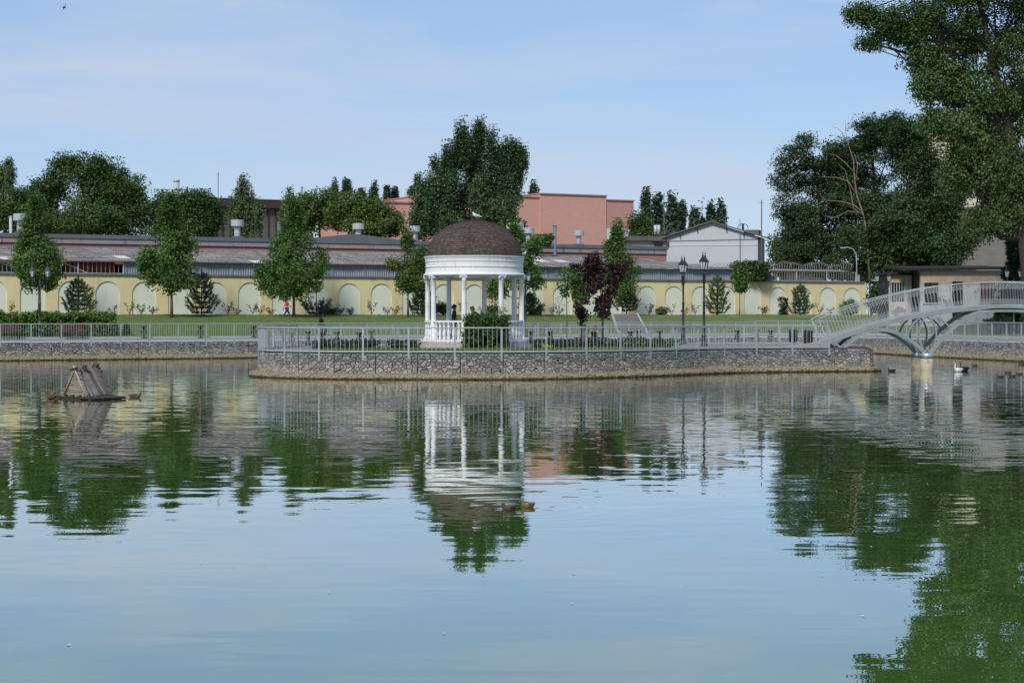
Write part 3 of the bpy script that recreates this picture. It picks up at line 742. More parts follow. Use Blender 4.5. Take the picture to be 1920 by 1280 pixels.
for x in PX:
    for y in (BY0 + 0.05, BY1 - 0.05):
        pr_ = MB().lathe([(0.33, -0.6), (0.33, 0.64)], 20, (x, y, 0)).build('pier', m_conc, brg)
        MB().lathe([(0.345, 0.64), (0.345, 0.87), (0.30, 0.90), (0.05, 0.93)], 20, (x, y, 0)).build('steel_collar', m_steel, pr_)
    MB().beam((x, BY0, 1.15), (x, BY1, 1.15), 0.10, 0.14).build('cross_beam', m_bridge, brg)
for x in np.linspace(BV - 8.5, BV + 8.5, 11): MB().beam((x, BY0 + .1, dz(x) - .2), (x, BY1 - .1, dz(x) - .2), 0.08, 0.12).build('cross_beam', m_bridge, brg)
# railing: balusters with zigzag feet and heads, set square to the deck
bb = MB(); hb = 1.16
bb.box((0, 0, hb / 2), (0.014, 0.014, hb))
for z0_, z1_, s_ in ((0.06, 0.19, 1), (0.19, 0.32, 1), (hb - 0.07, hb - 0.20, 1), (hb - 0.20, hb - 0.33, 1)):
    for sx in (-1, 1): bb.beam((sx * 0.084, 0, z0_), (0, 0, z1_), 0.012, 0.014, (0, 1, 0))
bb = bb.me('baluster'); bb.materials.append(m_rail)
bpost = MB().box((0, 0, 0.6), (0.075, 0.075, 1.24)).me('post'); bpost.materials.append(m_rail)
arcL = arclen([Vector((x, 0, dz(x))) for x in np.linspace(BV - 9.3, BV + 9.3, 400)])
xa = np.linspace(BV - 9.3, BV + 9.3, 400)
for y in (BY0 + 0.04, BY1 - 0.04):
    MB().ribbon([Vector((x, y, 0)) + Vector((0, 0, dz(x))) + Vector((2 * BK * (x - BV), 0, 1)).normalized() * 1.22 for x in np.linspace(BV - 9.3, BV + 9.3, 61)], 0.09, 0.055, side=SIDE).build('hand_rail', m_rail, brg)
    MB().ribbon([Vector((x, y, dz(x) + 0.03)) for x in np.linspace(BV - 9.3, BV + 9.3, 61)], 0.05, 0.04, side=SIDE).build('foot_rail', m_rail, brg)
    n = int(arcL[-1] / 0.168)
    for k in range(n + 1):
        x = float(np.interp(arcL[-1] * k / n, arcL, xa)); sl = -2 * BK * (x - BV)
        link('baluster', bb, brg, (x, y, dz(x) + 0.03), rot=(0, -math.atan(sl), 0))
    for x in (BV - 9.3, BV - 2.75, BV + 2.75, BV + 9.3):
        link('post', bpost, brg, (x, y, dz(x) - 0.02), rot=(0, -math.atan(-2 * BK * (x - BV)), 0))

# ------------------------------------------------------------------ yellow boundary wall
MW = 3.027; S0 = 40.25; KS = range(-6, 26); WZ0, WZ1 = 2.75, 6.12
ywall = thing('boundary_wall', 'long ochre yellow wall with a row of pale green arched niches', 'wall', W(78, 30, WZ0))
aw, az, a_r = 1.0, 4.62, 1.0
fv, ff = [], []
na = 14; arcp = [(-aw * math.cos(math.pi * i / na), az + a_r * math.sin(math.pi * i / na)) for i in range(na + 1)]
hw = MW / 2
# front skin of one module with an arched opening, 7 cm proud of the niche
prof_in = [(-aw, WZ0)] + arcp + [(aw, WZ0)]
prof_out = [(-hw, WZ0)] + [(max(-hw, min(hw, -hw + MW * i / na)), WZ1) for i in range(na + 1)] + [(hw, WZ0)]
n = len(prof_in)
V = [(x, 0, z - WZ0) for x, z in prof_in] + [(x, 0, z - WZ0) for x, z in prof_out] + [(x, 0.08, z - WZ0) for x, z in prof_in]
Fc = [(i, i + 1, n + i + 1, n + i) for i in range(n - 1)] + [(i, 2 * n + i, 2 * n + i + 1, i + 1) for i in range(n - 1)]
pm = mesh('wall_panel', V, Fc); pm.materials.append(m_yellow)
nm_ = MB().box((0, 0.28, (WZ1 - WZ0) / 2), (MW - 0.004, 0.4, WZ1 - WZ0)).me('niche'); nm_.materials.append(m_niche)
cm_ = MB().box((0, 0.16, 0.06), (MW - 0.003, 0.6, 0.12)).me('coping'); cm_.materials.append(m_coping)
for k in KS:
    p = W(S0 + MW * k, 30, WZ0)
    w_ = link('wall_panel', pm, ywall, p, rot=(0, 0, TH))
    link('niche', nm_, ywall, p, rot=(0, 0, TH)); link('coping', cm_, ywall, W(S0 + MW * k, 30, WZ1 + 0.002), rot=(0, 0, TH))
MB().box(W(S0 + MW * 25 + hw + 0.12, 30.24, (WZ0 + WZ1) / 2), (0.24, 0.56, WZ1 - WZ0), TH).build('end_pier', m_yellow, ywall)
# sheet metal screen on the wall
scr = thing('sheet_screen', 'blue grey corrugated metal screen on top of the yellow wall', 'fence', W(74, 30.25, 6.24))
def corrug(w, h, per, amp, n4=4):
    m = int(w / per) * n4; V = []; Fc = []
    for i in range(m + 1):
        x = -w / 2 + w * i / m; y = amp * (1 if (i % n4) in (0, 1) else -1) if n4 == 4 else amp * math.sin(2 * math.pi * i / n4)
        V += [(x, y, 0), (x, y, h)]
        if i: o = 2 * (i - 1); Fc.append((o, o + 2, o + 3, o + 1))
    return V, Fc
cme = mesh('screen_sheet', *corrug(MW - 0.03, 0.96, 0.2, 0.018)); cme.materials.append(m_sheet)
sp_ = MB().box((0, 0, 0.48), (0.22, 0.05, 0.98)).me('joint_strip'); sp_.materials.append(m_sheet)
for k in range(1, 21):
    link('screen_sheet', cme, scr, W(S0 + MW * k, 30.25, 6.25), rot=(0, 0, TH))
    link('joint_strip', sp_, scr, W(S0 + MW * (k - 0.5), 30.22, 6.25), rot=(0, 0, TH))
MB().beam(W(S0 + MW * 0.5, 30.2, 7.22), W(S0 + MW * 20.5, 30.2, 7.22), 0.1, 0.05).build('top_batten', m_bars, scr)
def bar_fence(name, label, s0, s1, z0, z1, step):
    r_ = thing(name, label, 'fence', W((s0 + s1) / 2, 30.2, z0))
    bm_ = MB().box((0, 0, (z1 - z0) / 2), (0.024, 0.024, z1 - z0)).me('bar'); bm_.materials.append(m_bars)
    for i in range(int((s1 - s0) / step) + 1): link('bar', bm_, r_, W(s0 + i * step, 30.2, z0), rot=(0, 0, TH))
    for zz in (z0 + 0.04, z1): MB().beam(W(s0, 30.2, zz), W(s1, 30.2, zz), 0.04, 0.04).build('cross_rail', m_bars, r_)
    pm_ = MB().box((0, 0, (z1 - z0) / 2), (0.09, 0.09, z1 - z0 + 0.04)).me('post'); pm_.materials.append(m_bars)
    for s in np.arange(s0, s1 + 0.1, (s1 - s0) / max(1, round((s1 - s0) / 4.2))): link('post', pm_, r_, W(float(s), 30.17, z0), rot=(0, 0, TH))
    return r_
f1 = bar_fence('bar_fence', 'pale bar fence on the yellow wall in front of the red container', 30.4, 41.6, 6.24, 7.2, 0.36)
for a, b in ((31.2, 34.0), (36.6, 38.6)): MB().beam(W(a, 30.26, 7.15), W(b, 30.26, 6.3), 0.06, 0.06).build('brace', m_bars, f1)
bar_fence('bar_fence', 'pale bar fence under razor wire at the right end of the yellow wall', 101.8, 116.6, 6.24, 7.15, 0.30)
rc = thing('shipping_container', 'red ribbed container standing behind the bar fence', 'container', W(39.3, 32.2, 4.6))
V, Fc = corrug(3.8, 2.6, 0.3, 0.03); o = link('side', mesh('side', V, Fc), rc, W(39.3, 31.2, 4.61), m_red, rot=(0, 0, TH))
MB().box(W(39.3, 32.3, 5.9), (3.8, 2.0, 2.62), TH).build('body', m_red, rc)
# razor wire coils
def coil(name, label, s0, s1, z, r, pitch):
    n = int((s1 - s0) / pitch * 14); rng = random.Random(s0)
    pts = []
    for i in range(n + 1):
        a = 2 * math.pi * i / 14; s = s0 + (s1 - s0) * i / n; rr = r * (1 + 0.18 * math.sin(s * 1.7) + 0.1 * math.sin(s * 4.1))
        pts.append(W(s, 30.3 + rr * math.cos(a) * 0.9, z + rr + rr * math.sin(a)))
    o = thing(name, label, 'razor wire', W((s0 + s1) / 2, 30.3, z))
    MB().tube(pts, 0.016, 4).build('coil', m_wire, o)
    for k in range(int((s1 - s0) / 2.5) + 1): MB().tube([W(s0 + k * 2.5, 30.3, z - 0.1), W(s0 + k * 2.5, 30.3, z + r * 2.1)], 0.02, 5).build('stake', m_wire, o)
    return o
coil('razor_wire', 'coil of razor wire beside the vine in front of the white gabled house', 97.6, 102.0, 7.22, 0.30, 0.3)
coil('razor_wire', 'long sagging coil of razor wire above the right bar fence', 103.6, 116.2, 7.36, 0.33, 0.28)
cn_ = thing('lean_to_roof', 'weathered corrugated lean to roof edge below the long razor wire', 'roof', W(109, 32, 7.2))
V, Fc = corrug(13.6, 1, 0.2, 0.025, 6)
V = [(x, y2 * 3.0, y + 0.25 * y2) for (x, y, y2) in V]
link('roof_sheet', mesh('roof_sheet', V, Fc), cn_, W(109.2, 30.1, 7.22), m_asb, rot=(0, 0, TH))
for s in (104, 110, 115.6): MB().beam(W(s, 32.9, 2.9), W(s, 32.9, 7.4), 0.12, 0.12).build('post', m_brownm, cn_)

# ------------------------------------------------------------------ shed with the corrugated roof
shed = thing('storage_shed', 'long low shed with a grey weathered corrugated asbestos roof', 'shed', W(66, 36, 2.9))
MB().box(W(65, 37.0, 5.0), (74, 6.4, 4.2), TH).build('wall', M('shed_wall', (0.25, 0.22, 0.19), (0.2, 0.18, 0.16), 0.6), shed)
rs = MB(); SW, SL = 1.10, 1.95
V, Fc = [], []
m = 30
for i in range(m + 1):
    x = -SW / 2 - 0.03 + (SW + 0.06) * i / m; y = 0.03 * math.sin(2 * math.pi * i / 5)
    V += [(x, 0, y), (x, SL + 0.12, y)]
    if i: o = 2 * (i - 1); Fc.append((o, o + 2, o + 3, o + 1))
rsm = mesh('roof_sheet', V, Fc, True); rsm.materials.append(m_asb)
rsm2 = rsm.copy(); rsm2.materials.clear(); rsm2.materials.append(m_asbn)
slope = math.atan2(1.36, 10.0); rng = random.Random(11); NR = 5
for row in range(NR):
    dd = 29.85 + row * SL * math.cos(slope); zz = 7.27 + row * SL * math.sin(slope) + 0.012 * row
    s_end = 102.8 - 9.0 * row / NR
    ncol = int((s_end - 28.5) / SW)
    for k in range(ncol):
        s = 28.5 + (k + 0.5) * SW
        me_ = rsm2 if rng.random() < 0.022 else rsm
        link('roof_sheet', me_, shed, W(s + rng.uniform(-.02, .02), dd + rng.uniform(-.05, .03), zz + rng.uniform(0, .03) + 0.012 * (k % 2)), rot=(slope + rng.uniform(-.012, .012), rng.uniform(-.01, .01), TH + rng.uniform(-.012, .012)))
# end slope of the roof towards the right
e0, e1, e2 = W(102.6, 29.9, 7.25), W(93.9, 39.6, 8.62), W(102.4, 39.6, 7.3)
MB().add([e0, e2, e1], [(0, 1, 2)]).build('hip_slope', m_asb, shed)
# long flat roofed building behind
fb = thing('flat_roofed_workshop', 'long flat roofed building with rust streaked fascia behind the shed', 'building', W(64, 46, 2.9))
MB().box(W(58.3, 46, 6.0), (84.6, 11.0, 6.2), TH).build('wall', m_pinkd, fb)
MB().box(W(58.3, 46, 9.28), (84.65, 11.10, 0.46), TH).build('fascia', m_fascia, fb)
rf = MB().box(W(58.3, 46, 9.67), (84.9, 11.3, 0.33), TH).build('roof_edge', m_roofg, fb)
MB().box(W(58.3, 40.46, 9.03), (84.7, 0.14, 0.05), TH).build('drip_ledge', m_brownm, fb)
a_, b_, c_ = W(61, 41, 9.82), W(66.6, 41, 10.45), W(72.5, 41, 9.82)
MB().add([a_, c_, b_, a_ + N * 6, c_ + N * 6, b_ + N * 6], [(0, 1, 2), (2, 1, 4, 5), (0, 2, 5, 3), (3, 5, 4)]).build('low_gable', m_roofg, rf)
def onroof(px, d):                                        # point on the workshop roof seen at photo column px
    u = (px - 960) / F; c = CS + d; Y0 = c / N.y; Y = Y0 / (1 - u * math.tan(TH)); return Vector((u * Y, Y, 9.8))
ventp = {'stack': [(0.33, 0), (0.33, 0.12), (0.27, 0.13), (0.27, 0.45), (0.30, 0.46), (0.30, 0.50), (0.27, 0.51), (0.27, 0.82), (0.30, 0.83), (0.30, 0.87), (0.27, 0.88), (0.27, 1.2)],
         'hood': [(0.27, 1.12), (0.56, 1.14), (0.56, 1.66), (0.54, 1.68), (0.05, 1.72)]}
def vent(px, d, k, label, zoff=0):
    p = onroof(px, d); p.z += zoff
    v = thing('roof_vent', label, 'roof vent', p, 'vents on the workshop roof')
    for nm in ('stack', 'hood'): MB().lathe([(r * k, z * k) for r, z in ventp[nm]], 18, p, smooth=False).build(nm, m_vent, v)
    MB().box(p + Vector((0, 0, 0.12)), (0.8 * k, 0.8 * k, 0.3), TH).build('base', m_roofg, v)
vent(38, 43, 1.08, 'mushroom shaped metal roof vent at the far left beside a thin pipe')
vent(445, 43, 1.05, 'tall mushroom roof vent left of the weeping birch gap')
vent(672, 43, 1.02, 'mushroom roof vent above the third arch left of the pavilion')
vent(777, 44, 0.98, 'mushroom roof vent just left of the brown dome')
vent(968, 46, 1.38, 'roof vent half hidden by leaves right above the dome edge')
vent(991, 42, 0.98, 'squat roof vent immediately right of the dome')
vent(1085, 44, 0.95, 'darker roof vent in front of the pink building')
def pipe(px, d, h, r, label, mat=m_pipe, zoff=-0.1):
    p = onroof(px, d); p.z += zoff
    o = thing('roof_pipe', label, 'pipe', p)
    MB().lathe([(r * 1.5, 0), (r * 1.5, 0.12), (r, 0.14), (r, h)], 14, p).build('pipe', mat, o)
    MB().lathe([(r * 1.08, h - 0.12), (r * 1.08, h), (r * 0.8, h + 0.01)], 14, p).build('rim', mat, o)
pipe(523, 43, 1.75, 0.17, 'blue grey pipe rising from the roof behind the third lawn tree')
pipe(1040, 40.5, 3.0, 0.19, 'tall blue grey pipe in front of the pink building', zoff=-1.1)
pipe(20, 41, 1.6, 0.13, 'thin pale pipe beside the far left roof vent', m_vent)
pipe(702, 44, 0.55, 0.13, 'short dark capped pipe on the low roof gable', m_pipe)
pipe(739, 44, 0.6, 0.1, 'short white pipe right of the low roof gable', m_bars)
pipe(820, 44, 0.75, 0.11, 'short pale pipe at the left shoulder of the dome', m_vent)

# ------------------------------------------------------------------ buildings farther back
def uvbox(name, c, size, rz, mat, parent):
    o = MB().box(c, size, rz).build(name, mat, parent)
    uv = o.data.uv_layers.new(name='UVMap'); x, y, z = size
    for poly in o.data.polygons:
        for li in poly.loop_indices:
            v = o.data.vertices[o.data.loops[li].vertex_index].co; q = Matrix.Rotation(-rz, 3, 'Z') @ (v + wloc(parent) - Vector(c))
            uv.data[li].uv = ((q.x if abs(poly.normal.dot(Matrix.Rotation(rz, 3, 'Z') @ Vector((1, 0, 0)))) < 0.5 else q.y), q.z)
    return o
def Sd(px, d):
    u = (px - 960) / F; Y = (CS + d) / N.y / (1 - u * math.tan(TH)); X = u * Y; return X * E.x + Y * E.y
DP = 85
pk = thing('pink_building', 'big windowless pink brick building with a white painted patch', 'building', W((Sd(725, DP) + Sd(1187, DP)) / 2, DP + 8, 2.9))
def pink_sec(px0, px1, top, mat, nm, proud=0.0):
    s0, s1 = Sd(px0, DP), Sd(px1, DP); c = W((s0 + s1) / 2, DP + 8 - proud / 2, (2.9 + top) / 2)
    w_ = uvbox(nm, c, (s1 - s0, 16 + proud, top - 2.9), TH, mat, pk)
    MB().box(W((s0 + s1) / 2, DP + 8 - proud / 2, top + 0.08), (s1 - s0 + 0.12, 16.3 + proud, 0.16), TH).build('parapet', m_pinkd, w_)
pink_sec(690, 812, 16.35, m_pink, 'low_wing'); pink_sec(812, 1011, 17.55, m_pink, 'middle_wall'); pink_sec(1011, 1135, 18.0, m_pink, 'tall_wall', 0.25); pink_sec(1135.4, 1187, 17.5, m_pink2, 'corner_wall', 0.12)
s0, s1 = Sd(1136, DP), Sd(1186.6, DP)
MB().box(W((s0 + s1) / 2, DP - 0.15, 12.7), (s1 - s0, 0.04, 2.5), TH).build('painted_patch', m_paint, pk)
MB().box(W((s0 + s1) / 2, DP - 0.15, 10.6), (s1 - s0 - 1, 0.05, 0.5), TH).build('low_patch', m_paint, pk)
# white gabled house
g0, g1 = at(1250, 445, 193.4), at(1421, 440, 190.8); gt = (g1 - g0); gt.z = 0; gw = gt.length; gt.normalize(); gn = Vector((gt.y, -gt.x, 0))
ga = math.atan2(gt.y, gt.x); ze, za_ = 11.0, 12.55
gh = thing('gabled_house', 'pale blue white house end with a shallow gable and dark roof edge', 'building', (g0 + g1) / 2 - gn * 2.5 - Vector((0, 0, (g0.z + g1.z) / 2 - 2.9)))
q0 = Vector((g0.x, g0.y, 2.9)); q1 = Vector((g1.x, g1.y, 2.9)); up = Vector((0, 0, 1)); bk_ = -gn * 5
V = [q0, q1, q1 + up * (ze - 2.9), (q0 + q1) / 2 + up * (za_ - 2.9), q0 + up * (ze - 2.9)]; V += [v + bk_ for v in V]
MB().add(V, [(0, 1, 2, 3, 4), (5, 9, 8, 7, 6), (4, 9, 5, 0)]).build('wall', m_whitewall, gh)
MB().add([V[1] + gt * 0.01, V[6] + gt * 0.01, V[7] + gt * 0.01, V[2] + gt * 0.01], [(0, 1, 2, 3)]).build('side_cladding', m_pipe, gh)
rf_ = []
for sgn in (0, 1):
    lo = (V[4] if sgn == 0 else V[2]) + (gt * -0.55 if sgn == 0 else gt * 0.75) - up * 0.13 + gn * 0.45; hi = V[3] + gn * 0.45 + up * 0.03
    a = [lo, hi, hi + bk_ * 1.06, lo + bk_ * 1.06]; b = [v + up * 0.14 for v in a]
    MB().add(a + b, [(0, 1, 2, 3), (7, 6, 5, 4), (0, 4, 5, 1), (1, 5, 6, 2), (2, 6, 7, 3), (3, 7, 4, 0)]).build('roof_slab', m_hall, gh)
for f_ in (0.15, 0.34, 0.66, 0.85):
    t_ = abs(f_ - 0.5) * 2; p = q0.lerp(q1, f_) + up * (za_ - 2.9 - (za_ - ze) * t_ - 0.22) + gn * 0.2
    MB().box(p, (0.12, 0.4, 0.16), ga).build('rafter_end', m_brownm, gh)
MB().beam(q0 + gn * 0.06 + up * (ze - 2.9 - 0.35), q1 + gn * 0.06 + up * (ze - 2.9 - 0.25), 0.03, 0.04).build('cable', m_hall, gh)
MB().beam(q0 + gn * 0.03 + up * (ze - 2.9 - 0.85), q1 + gn * 0.03 + up * (ze - 2.9 - 0.85), 0.05, 0.05).build('panel_seam', m_paint, gh)
for off in (0.5, 0.8): MB().box(q0 + gn * 0.1 + up * (ze - 2.9 - off) + gt * 0.1, (0.35, 0.25, 0.12), ga).build('bracket', m_brownm, gh)
ring = [V[3].lerp(V[2], 0.66) + bk_ * 0.1 + gt * (0.55 * math.cos(a)) + up * (0.25 + 0.62 * abs(math.sin(a)) ** 0.7) for a in np.linspace(0, math.pi, 13)]
MB().tube(ring, 0.035, 6).tube([V[3].lerp(V[2], 0.66) + bk_ * 0.1 + up * 0.1, V[3].lerp(V[2], 0.66) + bk_ * 0.1 + up * 0.85], 0.12, 8).build('roof_cowl', m_brownm, gh)
MB().box(V[3].lerp(V[2], 0.84) + bk_ * 0.25 + up * 0.25, (1.6, 1.5, 0.5), ga).build('roof_box', m_hall, gh)
MB().tube([V[3].lerp(V[2], 0.62) + gn * 0.3 - up * 5, V[3].lerp(V[2], 0.62) + gn * 0.3 + up * 1.3], 0.03, 5).build('aerial', m_hall, gh)
# small outbuilding left of the gable
ob = thing('outbuilding', 'small cream building with twin white chimney pipes left of the gabled house', 'building', at(1225, 470, 200) * 1)
p = at(1222, 452, 201); MB().box((p.x, 204, (p.z + 2.9) / 2), (5.2, 7, p.z - 2.9), 0.1).build('wall', m_cream, ob)
MB().box((p.x, 204, p.z + 0.25), (6.2, 8, 0.5), 0.1).build('roof', m_hall, ob)
p2 = at(1234, 458, 200.2); MB().box(p2, (0.9, 0.1, 0.5), 0.1).build('window', m_glass, ob)
for q in (1229, 1235):
    p3 = at(q, 440, 203); MB().tube([p3, at(q, 422, 203)], 0.19, 10).build('chimney_pipe', m_vent, ob)
# dark hall and distant chimney at the left
DH = 100; s0, s1 = Sd(380, DH), Sd(552, DH)
hl = thing('dark_hall', 'dark industrial hall with a brown roof edge behind the weeping birch', 'building', W((s0 + s1) / 2, DH + 6, 2.9))
MB().box(W((s0 + s1) / 2, DH + 6, 9.6), (s1 - s0, 12, 13.4), TH).build('wall', m_hall, hl)
MB().box(W((s0 + s1) / 2, DH + 5.8, 16.7), (s1 - s0 + 1, 13, 1.0), TH).build('roof_edge', m_brownm, hl)
MB().box(W((s0 + s1) / 2, DH + 5.8, 17.26), (s1 - s0 + 1.2, 13.2, 0.1), TH).build('roof_sheet', m_vent, hl)
for k in range(12): MB().box(W(s0 + (s1 - s0) * (k + 0.5) / 12, DH - 0.1, 14.2), (0.12, 0.16, 3.6), TH).build('rib', m_brownm, hl)
p = at(331, 360, 262); ch = thing('distant_chimney', 'slim silver chimney rising behind the chestnut trees', 'chimney', (p.x, p.y, 2.9))
MB().lathe([(0.5, 2.9), (0.42, at(331, 338, 262).z)], 16, (p.x, p.y, 0)).build('shaft', m_vent, ch)
MB().lathe([(0.47, at(331, 341, 262).z), (0.47, at(331, 337, 262).z)], 16, (p.x, p.y, 0)).build('rim', m_vent, ch)
def mast(px, y0, y1, Y, label, r=0.05):
    a, b = at(px, y0, Y), at(px, y1, Y); a.z = 2.9
    o = thing('antenna_mast', label, 'mast', a)
    MB().tube([a, b], r, 5).build('pole', m_hall, o); MB().beam(b - Vector((0.25, 0, 0.3)), b + Vector((0.25, 0, -0.3)), 0.03, 0.03).build('crossbar', m_hall, o)
mast(409, 450, 323, 230, 'thin antenna mast standing left of the dark hall'); mast(1428, 540, 375, 186, 'tall thin mast to the right of the gabled house', 0.06); mast(1245, 470, 362, 215, 'thin mast among the poplars left of the gabled house')
# buildings at the right
ru = thing('derelict_house', 'low derelict house with peeling plaster behind the footbridge', 'building', at(1800, 590, 153))
X0, X1, Yr = at(1726, 0, 152).x, at(1886, 0, 152).x, 152.0
zt = 6.55
def wall_open(name, x0, x1, y, z0, z1, holes, mat, parent, th=0.4):
    """front wall with rectangular openings"""
    xs_ = sorted({x0, x1, *[h for q in holes for h in (q[0], q[1])]}); b = MB()
    for xa_, xb_ in zip(xs_[:-1], xs_[1:]):
        hs = [q for q in holes if q[0] <= xa_ + 1e-6 and q[1] >= xb_ - 1e-6]
        segs = [(z0, z1)] if not hs else [(z0, hs[0][2]), (hs[0][3], z1)]
        for za, zb2 in segs:
            if zb2 - za > 0.01: b.box(((xa_ + xb_) / 2, y + th / 2, (za + zb2) / 2), (xb_ - xa_, th, zb2 - za))
    return b.build(name, mat, parent)
hx = lambda px: at(px, 0, 152).x
holes = [(hx(1733), hx(1760), 3.9, 5.55), (hx(1785.5), hx(1806), 2.7, 5.65), (hx(1838), hx(1866), 3.9, 5.55)]
fw = wall_open('front_wall', X0, X1, Yr, 1.5, zt, holes, m_ruin, ru)
MB().box(((X0 + X1) / 2, Yr + 4.2, 3.95), (X1 - X0 - 0.02, 7.5, 5.0)).build('inner_block', m_dark, ru)
for q, mt in zip(holes, (m_glass, m_dark, m_bench)):
    f_ = MB(); f_.beam((q[0], Yr + .25, (q[2] + q[3]) / 2), (q[1], Yr + .25, (q[2] + q[3]) / 2), .06, .06).beam(((q[0] + q[1]) / 2, Yr + .25, q[2]), ((q[0] + q[1]) / 2, Yr + .25, q[3]), .06, .06, (0, 1, 0))
    w_ = f_.build('window' if mt is not m_dark else 'doorway', m_brownm, ru)
    MB().box(((q[0] + q[1]) / 2, Yr + .33, (q[2] + q[3]) / 2), (q[1] - q[0], .03, q[3] - q[2])).build('pane', mt, w_)
    MB().box(((q[0] + q[1]) / 2, Yr - .03, q[2] - .05), (q[1] - q[0] + .2, .16, .1)).build('sill', m_kerb, w_)
xl0, xl1 = at(1667, 0, 155.5).x, at(1727, 0, 155.5).x
wing = wall_open('side_wing', xl0, xl1, 155.3, 1.5, 6.25, [(at(1671, 0, 155).x, at(1697, 0, 155).x, 4.0, 5.6)], m_ruin, ru)
MB().box(((xl0 + xl1) / 2, 158, 3.85), (xl1 - xl0 - .05, 4.4, 4.7)).build('wing_block', m_dark, ru)
for k in range(5):
    x = at(1671, 0, 155).x + (k + .5) * 0.22; MB().box((x, 155.4, 4.8), (0.06, 0.06, 1.6)).build('window_bar', m_bars, wing)
MB().box((at(1706, 0, 155).x, 155.25, 3.85), (0.35, 0.3, 4.7)).build('pilaster', m_ruin, wing)
MB().add([(X0 - 1.4, Yr - .5, zt + .02), (X1 + .3, Yr - .5, zt + .1), (X1 + .3, Yr + 8, zt + .45), (X0 - 1.4, Yr + 8, zt + .4), (X0 - 1.4, Yr - .5, zt + .2), (X1 + .3, Yr - .5, zt + .28), (X1 + .3, Yr + 8, zt + .63), (X0 - 1.4, Yr + 8, zt + .58)],
         [(3, 2, 1, 0), (4, 5, 6, 7), (0, 1, 5, 4), (1, 2, 6, 5), (2, 3, 7, 6), (3, 0, 4, 7)]).build('roof', m_tar, ru)
MB().box(((xl0 + xl1) / 2 - .1, 157.6, 6.4), (xl1 - xl0 + .3, 5.4, .2)).build('wing_roof', m_tar, ru)
gb = thing('grey_brick_block', 'tall windowless grey brick building glimpsed between the dark trees', 'building', at(1800, 590, 190))
uvbox('wall', (at(1805, 0, 188).x, 194, 8.2), (13.2, 12, 10.9), -0.12, m_greyb, gb)
MB().box((at(1805, 0, 188).x, 194, 13.75), (13.6, 12.4, 0.22), -0.12).build('parapet', m_roofg, gb)
MB().box((at(1760, 0, 183).x, 186.5, 7.4), (9, 0.3, 0.5), -0.12).build('ledge', m_brownm, gb)
ap = thing('apartment_block', 'cream apartment house with terracotta roof behind the right hand trees', 'building', at(1815, 590, 262))
p = at(1815, 262, 262); MB().box((p.x, 268, (p.z + 2.9) / 2), (12, 12, p.z - 2.9), 0.05).build('wall', m_cream, ap)
MB().add([(p.x - 6.6, 261.4, p.z), (p.x + 6.6, 261.4, p.z), (p.x + 6.6, 274.6, p.z), (p.x - 6.6, 274.6, p.z), (p.x - 4, 268, p.z + 2.2), (p.x + 4, 268, p.z + 2.2)], [(0, 1, 5, 4), (1, 2, 5), (2, 3, 4, 5), (3, 0, 4), (3, 2, 1, 0)]).build('roof', m_tile, ap)
for i in range(5):
    for j in range(7):
        w_ = MB().box((p.x - 4.6 + i * 2.3, 261.95, 5.5 + j * 3.0), (1.3, 0.12, 1.6), 0.05).build('window', m_bars, ap)
        MB().box((p.x - 4.6 + i * 2.3, 261.87, 5.5 + j * 3.0), (1.1, 0.06, 1.4), 0.05).build('pane', m_glass, w_)

# ------------------------------------------------------------------ vegetation
def leaf_mesh(name, C, nrm, L, wid, rng):
    """rhombic leaves: centres C (n,3), normals nrm, lengths L"""
    n = len(C)
    rv = rng.normal(size=(n, 3)); t = np.cross(nrm, rv); t /= np.linalg.norm(t, axis=1)[:, None] + 1e-9
    b = np.cross(nrm, t); L = np.asarray(L)[:, None]; wd = L * wid
    V = np.empty((n, 4, 3)); V[:, 0] = C - t * L * .5; V[:, 1] = C + b * wd * .5 + nrm * L * .08 - t * L * .06; V[:, 2] = C + t * L * .5; V[:, 3] = C - b * wd * .5 + nrm * L * .08 - t * L * .06
    me = D.meshes.new(name); me.from_pydata(V.reshape(-1, 3).astype(np.float32), [], np.arange(4 * n).reshape(n, 4)); me.update()
    return me
def crown_leaves(cl, per, r, size, rng, aniso=(1, 1, 1), droop=0, up=0.5, centre=None):
    n = len(cl); C = np.repeat(cl, per, axis=0); m = len(C)
    off = np.clip(rng.normal(size=(m, 3)) * 0.55, -0.85, 0.85); rad = np.repeat(rng.uniform(.65, 1.35, n), per)[:, None]
    C = C + off * r * rad * np.array(aniso)
    if droop: C[:, 2] -= rng.random(m) ** 1.3 * droop
    nr = rng.normal(size=(m, 3)); nr[:, 2] = np.abs(nr[:, 2]) * 0.8 + up
    if centre is not None:
        o = C - centre; o /= np.linalg.norm(o, axis=1)[:, None] + 1e-9; nr += o * 0.7
    nr /= np.linalg.norm(nr, axis=1)[:, None]
    return C, nr, size * rng.uniform(.65, 1.3, m)
def sample_lobes(lobes, n, rng, inner=0.45, gap=0.0, gsc=0.4):
    A = np.array([l[3] * l[4] + l[4] * l[5] + l[3] * l[5] for l in lobes]); A = A ** 0.6; A = A / A.sum(); out = []
    tries = 0
    while len(out) < n and tries < n * 12:
        tries += 1
        l = lobes[rng.choice(len(lobes), p=A)]
        v = rng.normal(size=3); v /= np.linalg.norm(v); k = inner + (1 - inner) * rng.random() ** 0.6
        p = np.array(l[:3]) + v * k * np.array(l[3:])
        if gap and mnoise.noise(Vector(p * gsc)) < gap - 0.5: continue
        out.append(p)
    return np.array(out)
